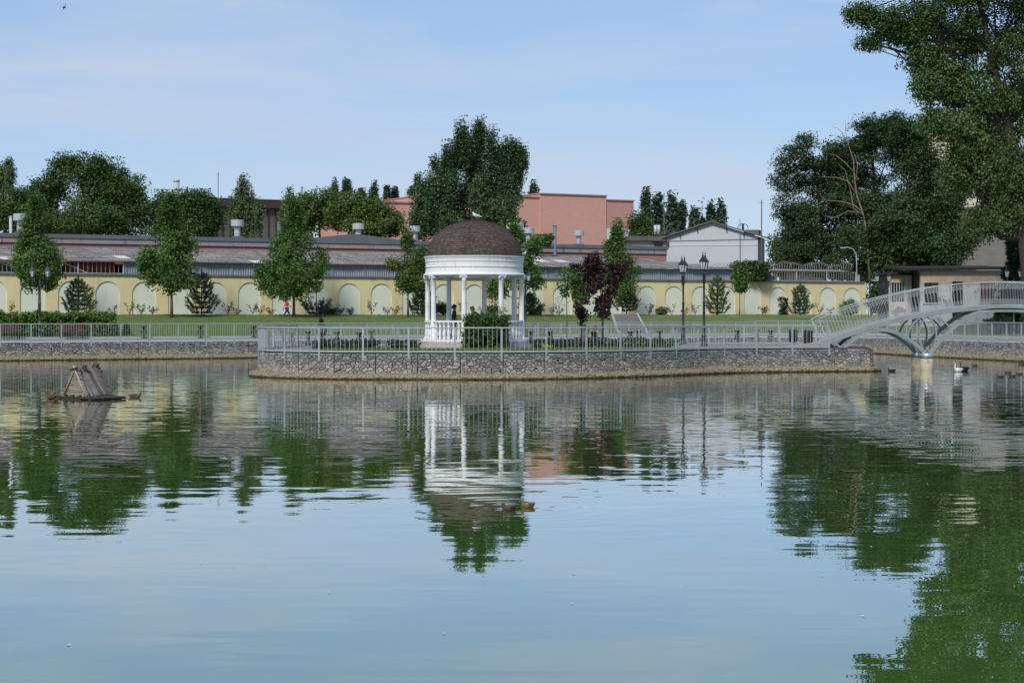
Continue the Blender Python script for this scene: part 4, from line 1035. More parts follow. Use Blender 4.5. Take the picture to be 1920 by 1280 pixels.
def tree(name, label, trunk_px, base_y, Y, lobes_px, leaf, bark=m_bark, clumps=260, per=34, size=0.30, cr=0.55, tr=0.16, seed=1, aniso=(1, 1, .75), droop=0, inner=0.4, gap=0.28, cat='tree', depth=0.9, up=0.5, top=None, zb=None, lime=0, group=None, gsc=0.4, limbs=7, wid=0.62, dz=0.0):
    rng = np.random.default_rng(seed); s = Y / F
    base = at(trunk_px, base_y, Y)
    if zb is not None: base.z = zb
    root = thing(name, label, cat, base, group)
    lobes = []
    for l in lobes_px:
        c = at(l[0], l[1], Y); rx, rz = l[2] * s, l[3] * s; dy = l[4] if len(l) > 4 else rng.uniform(-.35, .35) * rx
        lobes.append((c.x, Y + dy, c.z, rx, rx * depth, rz))
    cl = sample_lobes(lobes, clumps, rng, inner, gap, gsc)
    ctr = np.array([np.mean([l[0] for l in lobes]), Y, np.mean([l[2] for l in lobes])])
    C, nr, L = crown_leaves(cl, per, cr, size, rng, aniso, droop, up, ctr)
    me = leaf_mesh('crown', C - np.array(base), nr, L, wid, rng); link('crown', me, root, mat=leaf)
    # trunk, limbs to each lobe, twigs to the clumps
    tb = MB(); zt_ = max(l[2] for l in lobes) if top is None else at(0, top, Y).z
    lo = min(l[2] - l[5] for l in lobes); cx = float(np.mean([l[0] for l in lobes]))
    tp = []
    for i in range(7):
        t = i / 6; z = base.z - 0.15 + (zt_ - base.z) * t
        tp.append(Vector((base.x + (cx - base.x) * t ** 1.6 + rng.normal() * tr * .35 * t, base.y + rng.normal() * tr * .35 * t, z)))
    tb.tube(tp, [tr * (1.25 if i == 0 else 1) * (1 - i / 6 * .85) for i in range(7)], 8)
    if lime:
        lm = MB(); lm.tube([tp[0], tp[0].lerp(tp[1], min(1, lime / max(.1, (tp[1] - tp[0]).length)))], [tr * 1.28, tr * 1.1], 8)
    for l in lobes:
        z0_ = max(lo, min(l[2] - l[5] * .8, zt_ - 0.5)); f_ = np.clip((z0_ - base.z) / (zt_ - base.z + 1e-6), 0.12, .95); q = tp[0].lerp(tp[-1], 0); k = f_ * 6; i = min(5, int(k)); q = tp[i].lerp(tp[i + 1], k - i)
        c = Vector(l[:3]); mid = q.lerp(c, .5) + Vector((0, 0, -.12 * (c - q).length))
        r0 = tr * (1 - f_ * .8) * .62
        tb.tube([q, mid, c], [r0, r0 * .7, r0 * .35], 6)
        near = cl[np.argsort(((cl - np.array(l[:3])) ** 2).sum(1))]
        pick = near[::max(1, len(near) // (limbs * 2))][:limbs]
        for pz in pick:
            pz = Vector(pz); a = c.lerp(q, rng.uniform(0, .6)); tb.tube([a, a.lerp(pz, .5) + Vector((0, 0, .06 * (pz - a).length)), pz], [r0 * .38, r0 * .25, r0 * .1], 4)
    t_ = tb.build('trunk', bark, root)
    if lime: lm.build('limewash', m_lime, t_)
    return root
LAWN_D = 26
def lawn_Y(px, d):
    u = (px - 960) / F; return (CS + d) / N.y / (1 - u * math.tan(TH))
def lz(d): return lawn_h(d)
TP = dict(size=0.20, cr=0.5, gap=0.2, tr=0.12, gsc=.7, inner=.1, per=46, aniso=(1, 1, .9))
def ltree(name, label, px, d, lobes, leaf=lf_plane, **k):
    kk = dict(TP); kk.update(k); return tree(name, label, px, 0, lawn_Y(px, d), lobes, leaf, zb=lz(d), cat='tree', **kk)
ltree('plane_tree', 'young broad tree at the far left behind the double lantern', 74, 24, [(73, 490, 46, 40), (68, 400, 12, 30), (66, 430, 22, 34), (72, 522, 44, 24), (98, 470, 22, 40), (46, 480, 22, 42), (70, 455, 34, 34), (68, 378, 6, 14)], clumps=480, seed=1)
ltree('plane_tree', 'young tree with a pointed top left of the walking person', 322, 24, [(316, 490, 52, 38), (318, 440, 36, 36), (320, 402, 20, 28), (320, 374, 8, 16), (324, 524, 50, 22), (345, 465, 24, 38), (284, 495, 24, 34)], clumps=480, seed=2)
ltree('plane_tree', 'dense young tree right beside the person in the red shirt', 551, 25, [(546, 505, 58, 40), (546, 455, 42, 36), (548, 412, 22, 28), (550, 386, 8, 18), (545, 540, 58, 20), (502, 515, 20, 28), (596, 490, 18, 32)], clumps=520, seed=3)
ltree('plane_tree', 'slender sparse young tree just left of the pavilion', 765, 25, [(762, 505, 34, 26), (764, 450, 10, 42), (735, 500, 18, 13), (788, 490, 13, 28), (768, 535, 24, 14)], lf_fresh, clumps=170, seed=4, tr=0.10)
ltree('plane_tree', 'leafy young tree seen through and right of the pavilion columns', 975, 24, [(965, 438, 14, 28), (970, 500, 40, 40), (1001, 510, 20, 42), (932, 542, 20, 18), (1003, 468, 14, 30)], lf_plane, clumps=270, seed=5)
ltree('plane_tree', 'tall narrow young tree with a limewashed trunk behind the purple trees', 1163, 25, [(1158, 428, 7, 20), (1158, 450, 13, 30), (1160, 490, 26, 38), (1163, 535, 32, 34), (1188, 500, 14, 22), (1150, 470, 14, 25)], lf_plane, clumps=280, seed=6, tr=0.12, lime=1.0)
ltree('sapling', 'thin sapling with a small crown right of the lamp posts', 1387, 26, [(1387, 492, 7, 18), (1387, 518, 15, 28), (1389, 535, 13, 12)], lf_fresh, clumps=55, seed=7, tr=0.05, top=455, cr=.4, size=.24, per=28)
# trees on the island
tree('young_tree', 'small sparse light green tree on the island left of the purple trees', 1063, 650, 97.5, [(1066, 525, 22, 24), (1040, 560, 18, 10), (1086, 548, 12, 18), (1058, 545, 14, 16)], lf_fresh, m_bark, clumps=52, per=18, size=.16, cr=.3, tr=.055, seed=8, zb=1.2, lime=.9)
tree('purple_leaved_tree', 'left and smaller of the two dark purple leaved trees', 1091, 648, 100, [(1092, 545, 20, 32), (1080, 512, 14, 18), (1092, 578, 12, 28), (1104, 500, 12, 22)], lf_purple, m_barkd, clumps=200, per=26, size=.14, cr=.22, tr=.065, seed=9, zb=1.25, gap=.2, gsc=.9, inner=.2)
tree('purple_leaved_tree', 'right and larger of the two dark purple leaved trees', 1130, 648, 99, [(1130, 568, 14, 30), (1124, 538, 20, 26), (1140, 522, 26, 28), (1118, 492, 10, 22), (1158, 506, 16, 15), (1104, 506, 13, 16)], lf_purple, m_barkd, clumps=330, per=26, size=.14, cr=.22, tr=.08, seed=10, zb=1.25, gap=.2, gsc=.9, inner=.2)
# trees behind the buildings
BT = dict(size=0.27, cr=0.95, zb=2.9, gap=0.14, per=76, gsc=.25, inner=.12)
tree('chestnut_tree', 'huge dark chestnut tree at the left with several rounded tops', 165, 0, 192, [(150, 335, 52, 42), (186, 312, 30, 24), (128, 312, 30, 24), (228, 365, 46, 46), (75, 385, 50, 44), (262, 385, 24, 40), (150, 405, 100, 45), (215, 338, 30, 24), (100, 355, 34, 34), (165, 362, 50, 40), (220, 425, 70, 30), (80, 430, 70, 30)], lf_chest, m_barkd, clumps=800, tr=.5, seed=20, **BT)
tree('chestnut_tree', 'lower chestnut tree between the huge chestnut and the weeping birch', 350, 0, 196, [(350, 392, 48, 36), (388, 402, 32, 36), (302, 392, 30, 36), (372, 375, 22, 20), (345, 428, 70, 28)], lf_chest, m_barkd, clumps=420, tr=.4, seed=21, **BT)
tree('chestnut_tree', 'dark tree at the left edge below the distant birch', 15, 0, 186, [(15, 395, 42, 40), (-40, 390, 50, 50), (45, 400, 28, 36)], lf_chest, m_barkd, clumps=260, tr=.4, seed=22, **BT)
BW = dict(size=0.32, cr=0.5, zb=2.9, gap=0.3, aniso=(.6, .6, .8), droop=2.4, up=.1, wid=.45)
tree('weeping_birch', 'weeping birch with hanging strands in front of the dark hall', 460, 0, 188, [(458, 362, 20, 26), (460, 395, 30, 32), (440, 385, 14, 26), (482, 390, 12, 26), (455, 335, 9, 12)], lf_birch, m_barkp, clumps=200, per=34, tr=.22, seed=23, **BW)
tree('weeping_birch', 'pale birch top at the left picture edge above the dark trees', 10, 0, 206, [(10, 330, 22, 28), (18, 310, 9, 18), (-15, 335, 25, 30)], lf_birch, m_barkp, clumps=140, per=34, tr=.22, seed=24, **BW)
tree('birch_tree', 'small pale birch top right of the dark hall', 540, 0, 205, [(541, 365, 10, 20), (538, 385, 12, 18)], lf_birch, m_barkp, clumps=60, per=30, tr=.14, seed=25, **BW)
tree('maple_tree', 'yellowish green broad tree behind the third lawn tree', 600, 0, 193, [(598, 388, 44, 34), (565, 412, 30, 28), (635, 400, 34, 32)], lf_maple, m_barkd, clumps=270, tr=.35, seed=26, **BT)
tree('maple_tree', 'broad green tree between the maple and the pink wing', 690, 0, 190, [(668, 392, 44, 32), (715, 408, 36, 30), (690, 420, 50, 26), (736, 420, 16, 18)], lf_maple, m_barkd, clumps=290, tr=.35, seed=27, **BT)
tree('poplar_tree', 'tall dark green poplar rising directly behind the pavilion dome', 888, 0, 188, [(868, 266, 13, 34), (898, 254, 13, 28), (885, 290, 30, 30), (928, 276, 13, 30), (955, 284, 16, 22), (974, 300, 12, 18), (945, 305, 28, 26), (845, 300, 15, 28), (820, 326, 16, 28), (800, 352, 12, 24), (830, 340, 28, 30), (880, 338, 56, 40), (958, 340, 26, 32), (815, 372, 42, 44), (900, 392, 76, 46), (958, 402, 40, 38), (792, 418, 26, 26), (850, 420, 60, 34), (960, 435, 40, 25)], lf_pop, m_barkd, clumps=1250, tr=.5, seed=28, size=.25, cr=.8, zb=2.9, gap=.28, per=70, gsc=.3, aniso=(.6, .6, 1.3))
tree('leafy_shrub_tree', 'light green bushy growth on the roof line right of the dome', 1008, 0, 178, [(1004, 440, 14, 20), (1020, 449, 12, 9)], lf_fresh, m_bark, clumps=80, per=30, size=.3, cr=.45, tr=.1, seed=29, zb=2.9)
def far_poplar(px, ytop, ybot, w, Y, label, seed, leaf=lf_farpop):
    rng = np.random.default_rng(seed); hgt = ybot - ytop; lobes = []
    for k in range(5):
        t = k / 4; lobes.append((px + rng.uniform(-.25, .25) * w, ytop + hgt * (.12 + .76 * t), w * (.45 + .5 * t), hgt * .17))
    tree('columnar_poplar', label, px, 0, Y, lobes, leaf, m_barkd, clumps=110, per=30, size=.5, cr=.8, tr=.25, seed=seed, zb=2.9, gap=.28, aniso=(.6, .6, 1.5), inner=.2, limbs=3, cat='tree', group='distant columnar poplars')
for i, (px, y0, y1, w, Y, lab) in enumerate([
    (626, 346, 400, 8, 330, 'leftmost small distant poplar above the yellowish maple'), (648, 342, 400, 12, 330, 'pointed distant poplar above the broad green tree'),
    (676, 358, 405, 7, 335, 'tiny slim distant poplar between two wider ones'), (703, 351, 405, 13, 330, 'wide distant poplar above the pink wing edge'),
    (727, 358, 405, 7, 330, 'slim distant poplar left of the short one above the pink wing'), (740, 362, 405, 7, 332, 'short distant poplar above the middle of the pink wing'), (777, 334, 410, 14, 300, 'distant poplar close to the left of the tall central poplar'),
    (999, 348, 400, 13, 320, 'distant poplar peeping over the pink roof beside the central poplar'),
    (1212, 358, 460, 15, 262, 'tallest distant poplar right of the pink building'), (1234, 372, 460, 16, 264, 'second poplar right of the pink building'), (1257, 368, 460, 17, 262, 'third poplar right of the pink building with two tips'),
    (1277, 386, 460, 13, 266, 'fourth poplar right of the pink building sloping down'), (1302, 386, 455, 10, 275, 'slim poplar above the left roof slope of the gabled house'), (1318, 390, 455, 11, 275, 'poplar just left of the gable peak'),
    (1334, 389, 455, 10, 275, 'poplar directly over the gable peak'), (1351, 388, 455, 12, 275, 'poplar just right of the gable peak'),
    (1478, 408, 520, 14, 235, 'poplar between the mast and the dark locust')]):
    far_poplar(px, y0, y1, w, Y, lab, 40 + i)
tree('dark_tree', 'dark bushy tree squeezed beside the pink building corner', 1200, 0, 215, [(1200, 430, 14, 32), (1212, 446, 16, 16)], lf_chest, m_barkd, clumps=110, tr=.2, seed=60, **BT)
tree('weeping_birch', 'pale birch clump right of the gabled house', 1455, 0, 205, [(1452, 450, 14, 22), (1466, 462, 12, 26)], lf_birch, m_barkp, clumps=80, per=30, tr=.15, seed=61, **BW)
# dark trees at the right
LT = dict(size=0.24, cr=0.9, zb=2.8, gap=0.2, inner=.15, per=68, gsc=.3, aniso=(1, 1, .55))
tree('locust_tree', 'dark rounded locust tree forming the left edge of the right hand wood', 1545, 0, 193, [(1508, 288, 40, 38), (1482, 332, 36, 44), (1485, 395, 38, 42), (1545, 340, 48, 48), (1575, 320, 40, 45), (1580, 400, 45, 60), (1520, 420, 55, 50), (1500, 460, 40, 50), (1560, 470, 50, 50), (1510, 505, 60, 30), (1590, 510, 50, 30), (1450, 510, 30, 22)], lf_loc, m_barkd, clumps=900, tr=.4, seed=70, **LT)
tree('locust_tree', 'tall dark locust tree behind the bare dead tree', 1660, 0, 190, [(1640, 248, 44, 34), (1610, 300, 40, 46), (1660, 310, 55, 50), (1600, 370, 48, 50), (1660, 390, 60, 55), (1630, 450, 60, 55), (1590, 500, 45, 40), (1570, 290, 26, 30), (1680, 240, 30, 28)], lf_loc, m_barkd, clumps=900, tr=.45, seed=71, **LT)
tree('locust_tree', 'dark tree above the derelict house roof', 1740, 0, 168, [(1705, 262, 38, 42), (1730, 320, 50, 50), (1720, 400, 65, 50), (1770, 430, 55, 40), (1690, 470, 50, 45), (1790, 380, 40, 40), (1740, 480, 50, 25)], lf_loc, m_barkd, clumps=900, tr=.4, seed=72, **LT)
tree('elder_thicket', 'dark undergrowth tree filling the gap left of the derelict house', 1650, 0, 168, [(1664, 500, 26, 48), (1692, 470, 40, 40), (1655, 562, 18, 26), (1652, 455, 28, 34), (1665, 430, 34, 30), (1690, 560, 26, 20)], lf_loc, m_barkd, clumps=420, tr=.2, seed=74, **LT)
tree('elder_thicket', 'dark tree crown hanging over the derelict house roof at the right', 1790, 0, 166, [(1760, 470, 50, 30), (1800, 440, 32, 36), (1725, 450, 40, 45), (1780, 400, 40, 30)], lf_loc, m_barkd, clumps=360, tr=.25, seed=75, **LT)
big = [(1655, 40, 42, 30, 0), (1618, 28, 26, 20, 0), (1602, 24, 12, 10, 0), (1630, 80, 18, 10, 0), (1715, 35, 60, 45, 1), (1790, 40, 70, 60, 0), (1690, 65, 40, 20, 0), (1880, 60, 90, 90, 1), (1775, 150, 52, 46, 0), (1735, 165, 30, 28, -1), (1830, 190, 62, 70, 0), (1900, 220, 80, 90, 1), (1800, 260, 44, 46, -1), (1850, 310, 55, 60, 0), (1920, 360, 60, 80, 0), (1870, 400, 36, 44, 0), (1960, 120, 110, 140, 0), (1990, 320, 90, 110, 0), (1900, -60, 120, 90, 0), (1790, -50, 90, 70, 0), (1960, -140, 110, 80, 0), (1745, 230, 26, 24, -1), (1790, 330, 30, 36, 0), (1835, 420, 30, 30, 0), (1730, 110, 40, 26, 0)]
tree('cottonwood_tree', 'enormous bright leaved tree overhanging the right picture edge', 1935, 0, 128, big, lf_big, m_barkd, clumps=2700, per=56, size=.20, cr=.66, tr=.6, seed=73, zb=1.4, gap=.2, gsc=.45, inner=.35, aniso=(1, 1, .8), limbs=9)
def conifer(name, label, px, d_or_Y, ytop, ybase, wpx, seed, leaf=lf_pine, zb=None, lawn=True, whorls=8, per_b=6, up=.6, nl=.20, dens=1.0, bare=0.0):
    rng = np.random.default_rng(seed); Y = lawn_Y(px, d_or_Y) if lawn else d_or_Y; s = Y / F
    base = at(px, ybase, Y)
    base.z = lz(d_or_Y) if lawn else (base.z if zb is None else zb)
    top = at(px, ytop, Y).z; hh = top - base.z; rad = wpx * s / 2
    root = thing(name, label, 'conifer', base)
    tb = MB(); tb.tube([base - Vector((0, 0, .1)), base + Vector((0, 0, hh * .5)), base + Vector((0, 0, hh))], [hh * .022, hh * .014, .012], 6)
    C, NR, LL = [], [], []
    def needles(a, b, n):
        d = np.array(b - a); ln = np.linalg.norm(d); d /= ln + 1e-9
        t = rng.random(n)[:, None]; c = np.array(a) + (np.array(b) - np.array(a)) * t
        dirs = d * .75 + rng.normal(size=(n, 3)) * .6; dirs /= np.linalg.norm(dirs, axis=1)[:, None]
        C.append(c + dirs * nl * .45); NR.append(dirs); LL.append(np.full(n, nl) * rng.uniform(.7, 1.2, n))
    for k in range(whorls):
        f_ = .06 + .88 * k / whorls; z = hh * f_
        if bare and rng.random() < bare: continue
        ln0 = rad * (1 - f_) ** .75 * rng.uniform(.85, 1.1) + .12; a0 = rng.random() * 6.28
        for j in range(per_b):
            a = a0 + 6.283 * j / per_b + rng.normal() * .2; ln = ln0 * rng.uniform(.7, 1.1)
            d = Vector((math.cos(a), math.sin(a), 0)); p0 = base + Vector((0, 0, z)); p1 = p0 + d * ln * .6 + Vector((0, 0, ln * .12 * up)); p2 = p0 + d * ln + Vector((0, 0, ln * (.2 + .9 * up)))
            tb.tube([p0, p1, p2], [hh * .007, hh * .005, .006], 4)
            nn = int(ln / .05 * 2.6 * dens); needles(p0.lerp(p1, .35), p1, nn); needles(p1, p2, nn)
            for sg in (-1, 1):
                q = p1.lerp(p2, rng.uniform(0, .5)); e = q + (Vector((d.x * .6 - d.y * sg * .7, d.y * .6 + d.x * sg * .7, .3 + .7 * up))) * ln * .42
                needles(q, e, int(nn * .6))
    needles(base + Vector((0, 0, hh * .86)), base + Vector((0, 0, hh)), int(60 * dens))
    C = np.concatenate(C); NR = np.concatenate(NR); LL = np.concatenate(LL)
    rv = rng.normal(size=C.shape); b = np.cross(NR, rv); b /= np.linalg.norm(b, axis=1)[:, None] + 1e-9
    V = np.empty((len(C), 4, 3)); h = LL[:, None] * .5; w_ = .012 + LL[:, None] * .06
    V[:, 0] = C - NR * h; V[:, 1] = C + b * w_; V[:, 2] = C + NR * h; V[:, 3] = C - b * w_
    me = D.meshes.new('foliage'); me.from_pydata((V.reshape(-1, 3) - np.array(base)).astype(np.float32), [], np.arange(4 * len(C)).reshape(-1, 4)); me.update()
    link('foliage', me, root, mat=leaf); tb.build('trunk', m_barkd, root)
    return root
conifer('pine_tree', 'young pine above the left hedge end', 147, 25, 517, 0, 66, 80)
conifer('pine_tree', 'young pine with a tall leading shoot right of the pointed lawn tree', 378, 26, 506, 0, 62, 81)
conifer('pine_tree', 'layered young pine right of the person in the red shirt', 593, 26, 524, 0, 62, 82, bare=.25)
conifer('pine_tree', 'young pine half hidden by the left pavilion column', 792, 26, 528, 0, 50, 83)
conifer('pine_tree', 'small pine just right of the pavilion', 993, 26, 548, 0, 46, 84, bare=.2)
conifer('pine_tree', 'young pine behind the tree with the limewashed trunk', 1175, 26, 535, 0, 60, 85, bare=.2)
conifer('pine_tree', 'young pine right of the two lamp posts', 1345, 26, 514, 0, 54, 86)
conifer('pine_tree', 'bushy young pine beside the narrow thuja', 1500, 26, 531, 0, 46, 87)
conifer('spruce_tree', 'dark spruce at the right picture edge above the bridge', 1912, 133, 395, 560, 110, 88, lf_spruce, zb=1.5, lawn=False, whorls=20, per_b=9, up=-.5, nl=.34, dens=1.0)
def bush(name, label, cat, C0, rx, ry, rz, leaf, n, per, size, cr, seed, shape='ball', group=None, inner=.75, stem=True):
    rng = np.random.default_rng(seed); root = thing(name, label, cat, C0, group)
    v = rng.normal(size=(n, 3)); v /= np.linalg.norm(v, axis=1)[:, None]
    if shape == 'box':
        v = rng.uniform(-1, 1, size=(n, 3)); ax_ = rng.choice(3, n, p=[.3, .35, .35]); v[np.arange(n), ax_] = np.sign(v[np.arange(n), ax_]); v /= ((np.abs(v) ** 7).sum(1) ** (1 / 7))[:, None]
    k = inner + (1 - inner) * rng.random((n, 1)); v = v * k; v[:, 2] = (v[:, 2] + 1) / 2
    if shape == 'cone': f_ = (1 - v[:, 2:3]) ** .7; v[:, :2] *= f_
    lump = np.array([1 + .12 * mnoise.noise(Vector((q[0] * 2.1, q[1] * 2.1 + seed, q[2] * 2.1))) for q in v])[:, None]
    cl = np.array(C0) + v * np.array([rx, ry, rz]) * lump
    C, nr, L = crown_leaves(cl, per, cr, size, rng, (1, 1, .9), 0, .35, np.array(C0) + np.array([0, 0, rz * .45]))
    C[:, 2] = np.maximum(C[:, 2], C0[2] + .01)
    link('foliage', leaf_mesh('foliage', C - np.array(C0), nr, L, .65, rng), root, mat=leaf)
    if stem:
        b = MB()
        for j in range(6):
            a = rng.random() * 6.28; b.tube([Vector(C0), Vector(C0) + Vector((math.cos(a) * rx * .3, math.sin(a) * ry * .3, rz * .5)), Vector(C0) + Vector((math.cos(a) * rx * .6, math.sin(a) * ry * .6, rz * .85))], [.03, .02, .008], 5)
        b.build('stems', m_barkd, root)
    return root
# hedge: a row of clipped thujas that has grown together
for i, px in enumerate(np.arange(-50, 205, 21)):
    d = 7.0; Y = lawn_Y(px, d); p = Vector(((px - 960) / F * Y, Y, 1.38)); rr = random.Random(i)
    bush('hedge_thuja', 'bright green thuja grown together into the hedge at the left' if px < 190 else 'last thuja at the right end of the left hedge', 'hedge', p, .62, .7, 1.62 + rr.uniform(-.12, .14), lf_hedge, 120, 26, .16, .2, 100 + i, 'box', 'thujas of the left hedge' if px < 190 else None, stem=False, inner=.6)
bush('cone_thuja', 'small dark cone shaped thuja right of the hedge', 'shrub', W(Sd(237, 6.5), 6.5, 1.38), .36, .36, .95, lf_box, 60, 22, .11, .13, 130, 'cone')
bush('cone_thuja', 'small dark cone shaped thuja behind the railing left of the pavilion', 'shrub', W(Sd(603, 6.6), 6.6, 1.38), .4, .4, 1.25, lf_box, 60, 22, .11, .13, 131, 'cone')
bush('narrow_thuja', 'narrow dark thuja against the yellow wall near its right end', 'shrub', W(Sd(1468, 27), 27, 2.8), .38, .38, 1.75, lf_box, 90, 24, .13, .16, 132, 'box')
bush('round_shrub', 'loose rounded shrub in front of the last niche behind the bridge rail', 'shrub', W(Sd(1592, 27), 27, 2.8), .85, .85, 1.5, lf_hedge, 80, 22, .16, .3, 133)
bush('pavilion_bush', 'dense dark leafy bush covering the front steps of the pavilion', 'shrub', Vector((-1.30, 89.4, 1.2)), 1.0, .85, 1.64, lf_ivy, 420, 30, .115, .17, 134, 'box', inner=.8)
bush('pavilion_bush', 'lighter loose shrub rising behind the dense pavilion bush', 'shrub', Vector((-0.75, 90.3, 1.25)), .62, .5, 2.1, lf_weed, 80, 24, .10, .24, 135)
ivy = bush('climbing_vine', 'mound of green vine growing over the screen near the sapling', 'vine', W(Sd(1405, 30.2), 30.2, 6.2), 1.75, .8, 1.75, lf_ivy, 230, 30, .22, .34, 136, 'box', inner=.6)
for i, (xa_, ya, xb_, yb) in enumerate([(-10.0, 92.6, -6.6, 91.6), (-6.2, 91.4, -4.6, 91.6), (1.0, 92.2, 3.0, 93.4), (3.4, 93.6, 8.2, 96.6)]):
    lab = ['low clipped box hedge at the left of the island', 'short clipped box hedge beside the pavilion steps', 'low clipped box hedge right of the pavilion', 'long low clipped box hedge below the purple trees'][i]
    L_ = math.hypot(xb_ - xa_, yb - ya); h_ = bush('box_hedge', lab, 'hedge', Vector(((xa_ + xb_) / 2, (ya + yb) / 2, 1.2)), L_ / 2, .35, .46, lf_box, int(90 * L_), 14, .085, .09, 140 + i, 'box', stem=False, inner=.5)
# roses and weeds at the foot of the wall
rng = random.Random(5)
wpx = [20, 215, 240, 262, 285, 425, 447, 470, 490, 505, 640, 662, 700, 722, 745, 770, 830, 862, 905, 1012, 1035, 1052, 1125, 1215, 1243, 1262, 1290, 1308, 1425, 1440, 1535, 1560]
rose = []
for i, px in enumerate(wpx):
    p = W(Sd(px, 28.2), 28.2 + rng.uniform(-.6, .6), 2.86); hgt = rng.uniform(.6, 1.3)
    r_ = thing('rose_shrub', 'small sparse rose shrub at the foot of the yellow wall', 'shrub', p, 'rose shrubs along the yellow wall')
    if i % 6 < 5 and len(rose) >= 5:
        src = rose[i % 5]
        for ch in src.children: c = ch.copy(); COL.objects.link(c); c.parent = r_; c.location = (0, 0, 0)
        r_.rotation_euler = (0, 0, rng.uniform(0, 6)); r_.scale = (1, 1, rng.uniform(.8, 1.2)); continue
    b = MB(); cl = []
    for j in range(rng.randint(3, 6)):
        a = rng.uniform(0, 6.28); q = p + Vector((math.cos(a) * .35, math.sin(a) * .35, hgt * rng.uniform(.6, 1)))
        b.tube([p, p.lerp(q, .5) + Vector((0, 0, .1)), q], [.018, .012, .006], 4); cl += [tuple(p.lerp(q, t)) for t in (.45, .7, .9, 1)]
    b.build('stems', m_bark, r_)
    g = np.random.default_rng(i); C, nr, L = crown_leaves(np.array(cl), 7, .16, .14, g)
    link('foliage', leaf_mesh('foliage', C - np.array(p), nr, L, .65, g), r_, mat=lf_weed); rose.append(r_)
for i, (px, w_, h_, lab) in enumerate([(615, 1.2, .7, 'low leafy weeds under the layered pine'), (808, .7, 1.1, 'pale green bush seen between the left pavilion columns'), (830, .8, 1.25, 'taller pale green bush behind the pavilion balustrade'), (925, .9, 1.0, 'pale bush behind the pavilion right of its centre'), (1000, 1.0, .8, 'green weeds at the wall right of the pavilion'), (1240, .5, .7, 'small leafy weed tuft left of the lamp posts')]):
    bush('wall_bush', lab, 'shrub', W(Sd(px, 27.6), 27.6, 2.85), w_, .6, h_, lf_weed, 70, 22, .15, .22, 160 + i, inner=.3)
# grass blades and far lawn tufts
g = np.random.default_rng(77)
def blades(name, label, pts, hgt, mat):
    n = len(pts); a = g.random(n) * 6.28; d = np.stack([np.cos(a), np.sin(a), np.zeros(n)], 1) * .02
    tip = pts + np.stack([g.normal(size=n) * .03, g.normal(size=n) * .03, hgt * g.uniform(.5, 1.2, n)], 1)
    V = np.empty((n, 3, 3)); V[:, 0] = pts - d; V[:, 1] = pts + d; V[:, 2] = tip
    me = D.meshes.new(name); me.from_pydata(V.reshape(-1, 3).astype(np.float32), [], np.arange(3 * n).reshape(n, 3)); me.update()
    tag(link(name, me, mat=mat), label, 'grass', kind='stuff')
S_ = g.uniform(8, 118, 90000); D_ = 5.6 + 23.2 * g.random(90000)
P_ = np.array([tuple(W(s, d, lawn_h(d) + bump(W(s, d, 0), d) - .01)) for s, d in zip(S_, D_)])
blades('lawn_blades', 'short mown grass on the sloping lawn', P_, .085, m_blade)
xg, yg = g.uniform(-9, 8.2, 14000), g.uniform(83.4, 88.5, 14000)
ok = (yg > 83.3 + np.maximum(0, xg - .5) * .75 + np.maximum(0, -6 - xg) * .5) & (np.hypot(xg - PC.x, yg - PC.y) > 3.2)
blades('island_blades', 'short grass along the front of the island', np.stack([xg[ok], yg[ok], np.full(ok.sum(), 1.245)], 1), .09, m_blade)
# dead tree
dt = at(1632, 560, 173); dead = thing('dead_tree', 'bare dead tree with pale branches in front of the dark locusts', 'tree', (dt.x, dt.y, 2.8))
b = MB()
def dl(pts, r0, r1):
    P = [at(x, y, 173 + (k * .25)) for k, (x, y) in enumerate(pts)]; n = len(P); b.tube(P, [.7 * (r0 + (r1 - r0) * i / (n - 1)) for i in range(n)], 6)
dl([(1634, 592), (1626, 440), (1618, 400), (1606, 365), (1602, 330), (1600, 300), (1592, 275), (1585, 245)],   .15, .03)
b.build('trunk', m_dead, dead); b = MB()
dl([(1606, 365), (1590, 340), (1570, 333), (1540, 332)], .1, .03); dl([(1600, 322), (1585, 305), (1568, 292), (1555, 288)], .08, .02); dl([(1592, 275), (1580, 250), (1570, 240), (1560, 238)], .05, .015)
dl([(1585, 245), (1586, 232), (1582, 224)], .04, .012); dl([(1616, 398), (1602, 385), (1580, 378), (1548, 376), (1538, 366)], .1, .02); dl([(1620, 405), (1600, 390), (1595, 360), (1585, 320), (1572, 308)], .08, .02)
dl([(1618, 400), (1590, 396), (1566, 408), (1544, 405)], .07, .02); dl([(1604, 340), (1608, 310), (1603, 290)], .07, .02); dl([(1585, 246), (1594, 236), (1598, 230)], .03, .01)
b.build('branches', m_dead, dead)
b = MB(); b.tube([at(1740, 256, 150), at(1715, 247, 150), at(1690, 250, 150.4), at(1668, 258, 151)], [.09, .08, .05, .02], 6).tube([at(1690, 350, 150), at(1670, 345, 150), at(1650, 352, 150)], [.07, .05, .02], 6)
# ------------------------------------------------------------------ steps up the lawn
m_step = M('step_stone', (0.20, 0.19, 0.185), (0.13, 0.125, 0.12), 2.5, 0.9, 0.3)
stp = thing('lawn_steps', 'wide grey steps with white edge blocks climbing the lawn to the yellow wall', 'steps', Vector((9.2, 145, 1.3)))
ns = 13
blk = MB().box((0, 0, 0), (.17, .24, .14)).me('edge_block'); blk.materials.append(m_bars)
for i in range(ns):
    t = i / (ns - 1); Y = 145.0 + 19.5 * t; z = 1.42 + 1.5 * t; x0 = 8.55 + .55 * t
    MB().box((x0 + 1.0, Y + .85, z - .2), (2.0, 1.72, .5)).build('step', m_step, stp)
    for xx in (x0 - .14, x0 + 2.14): link('edge_block', blk, stp, (xx, Y + .25, z + .1))

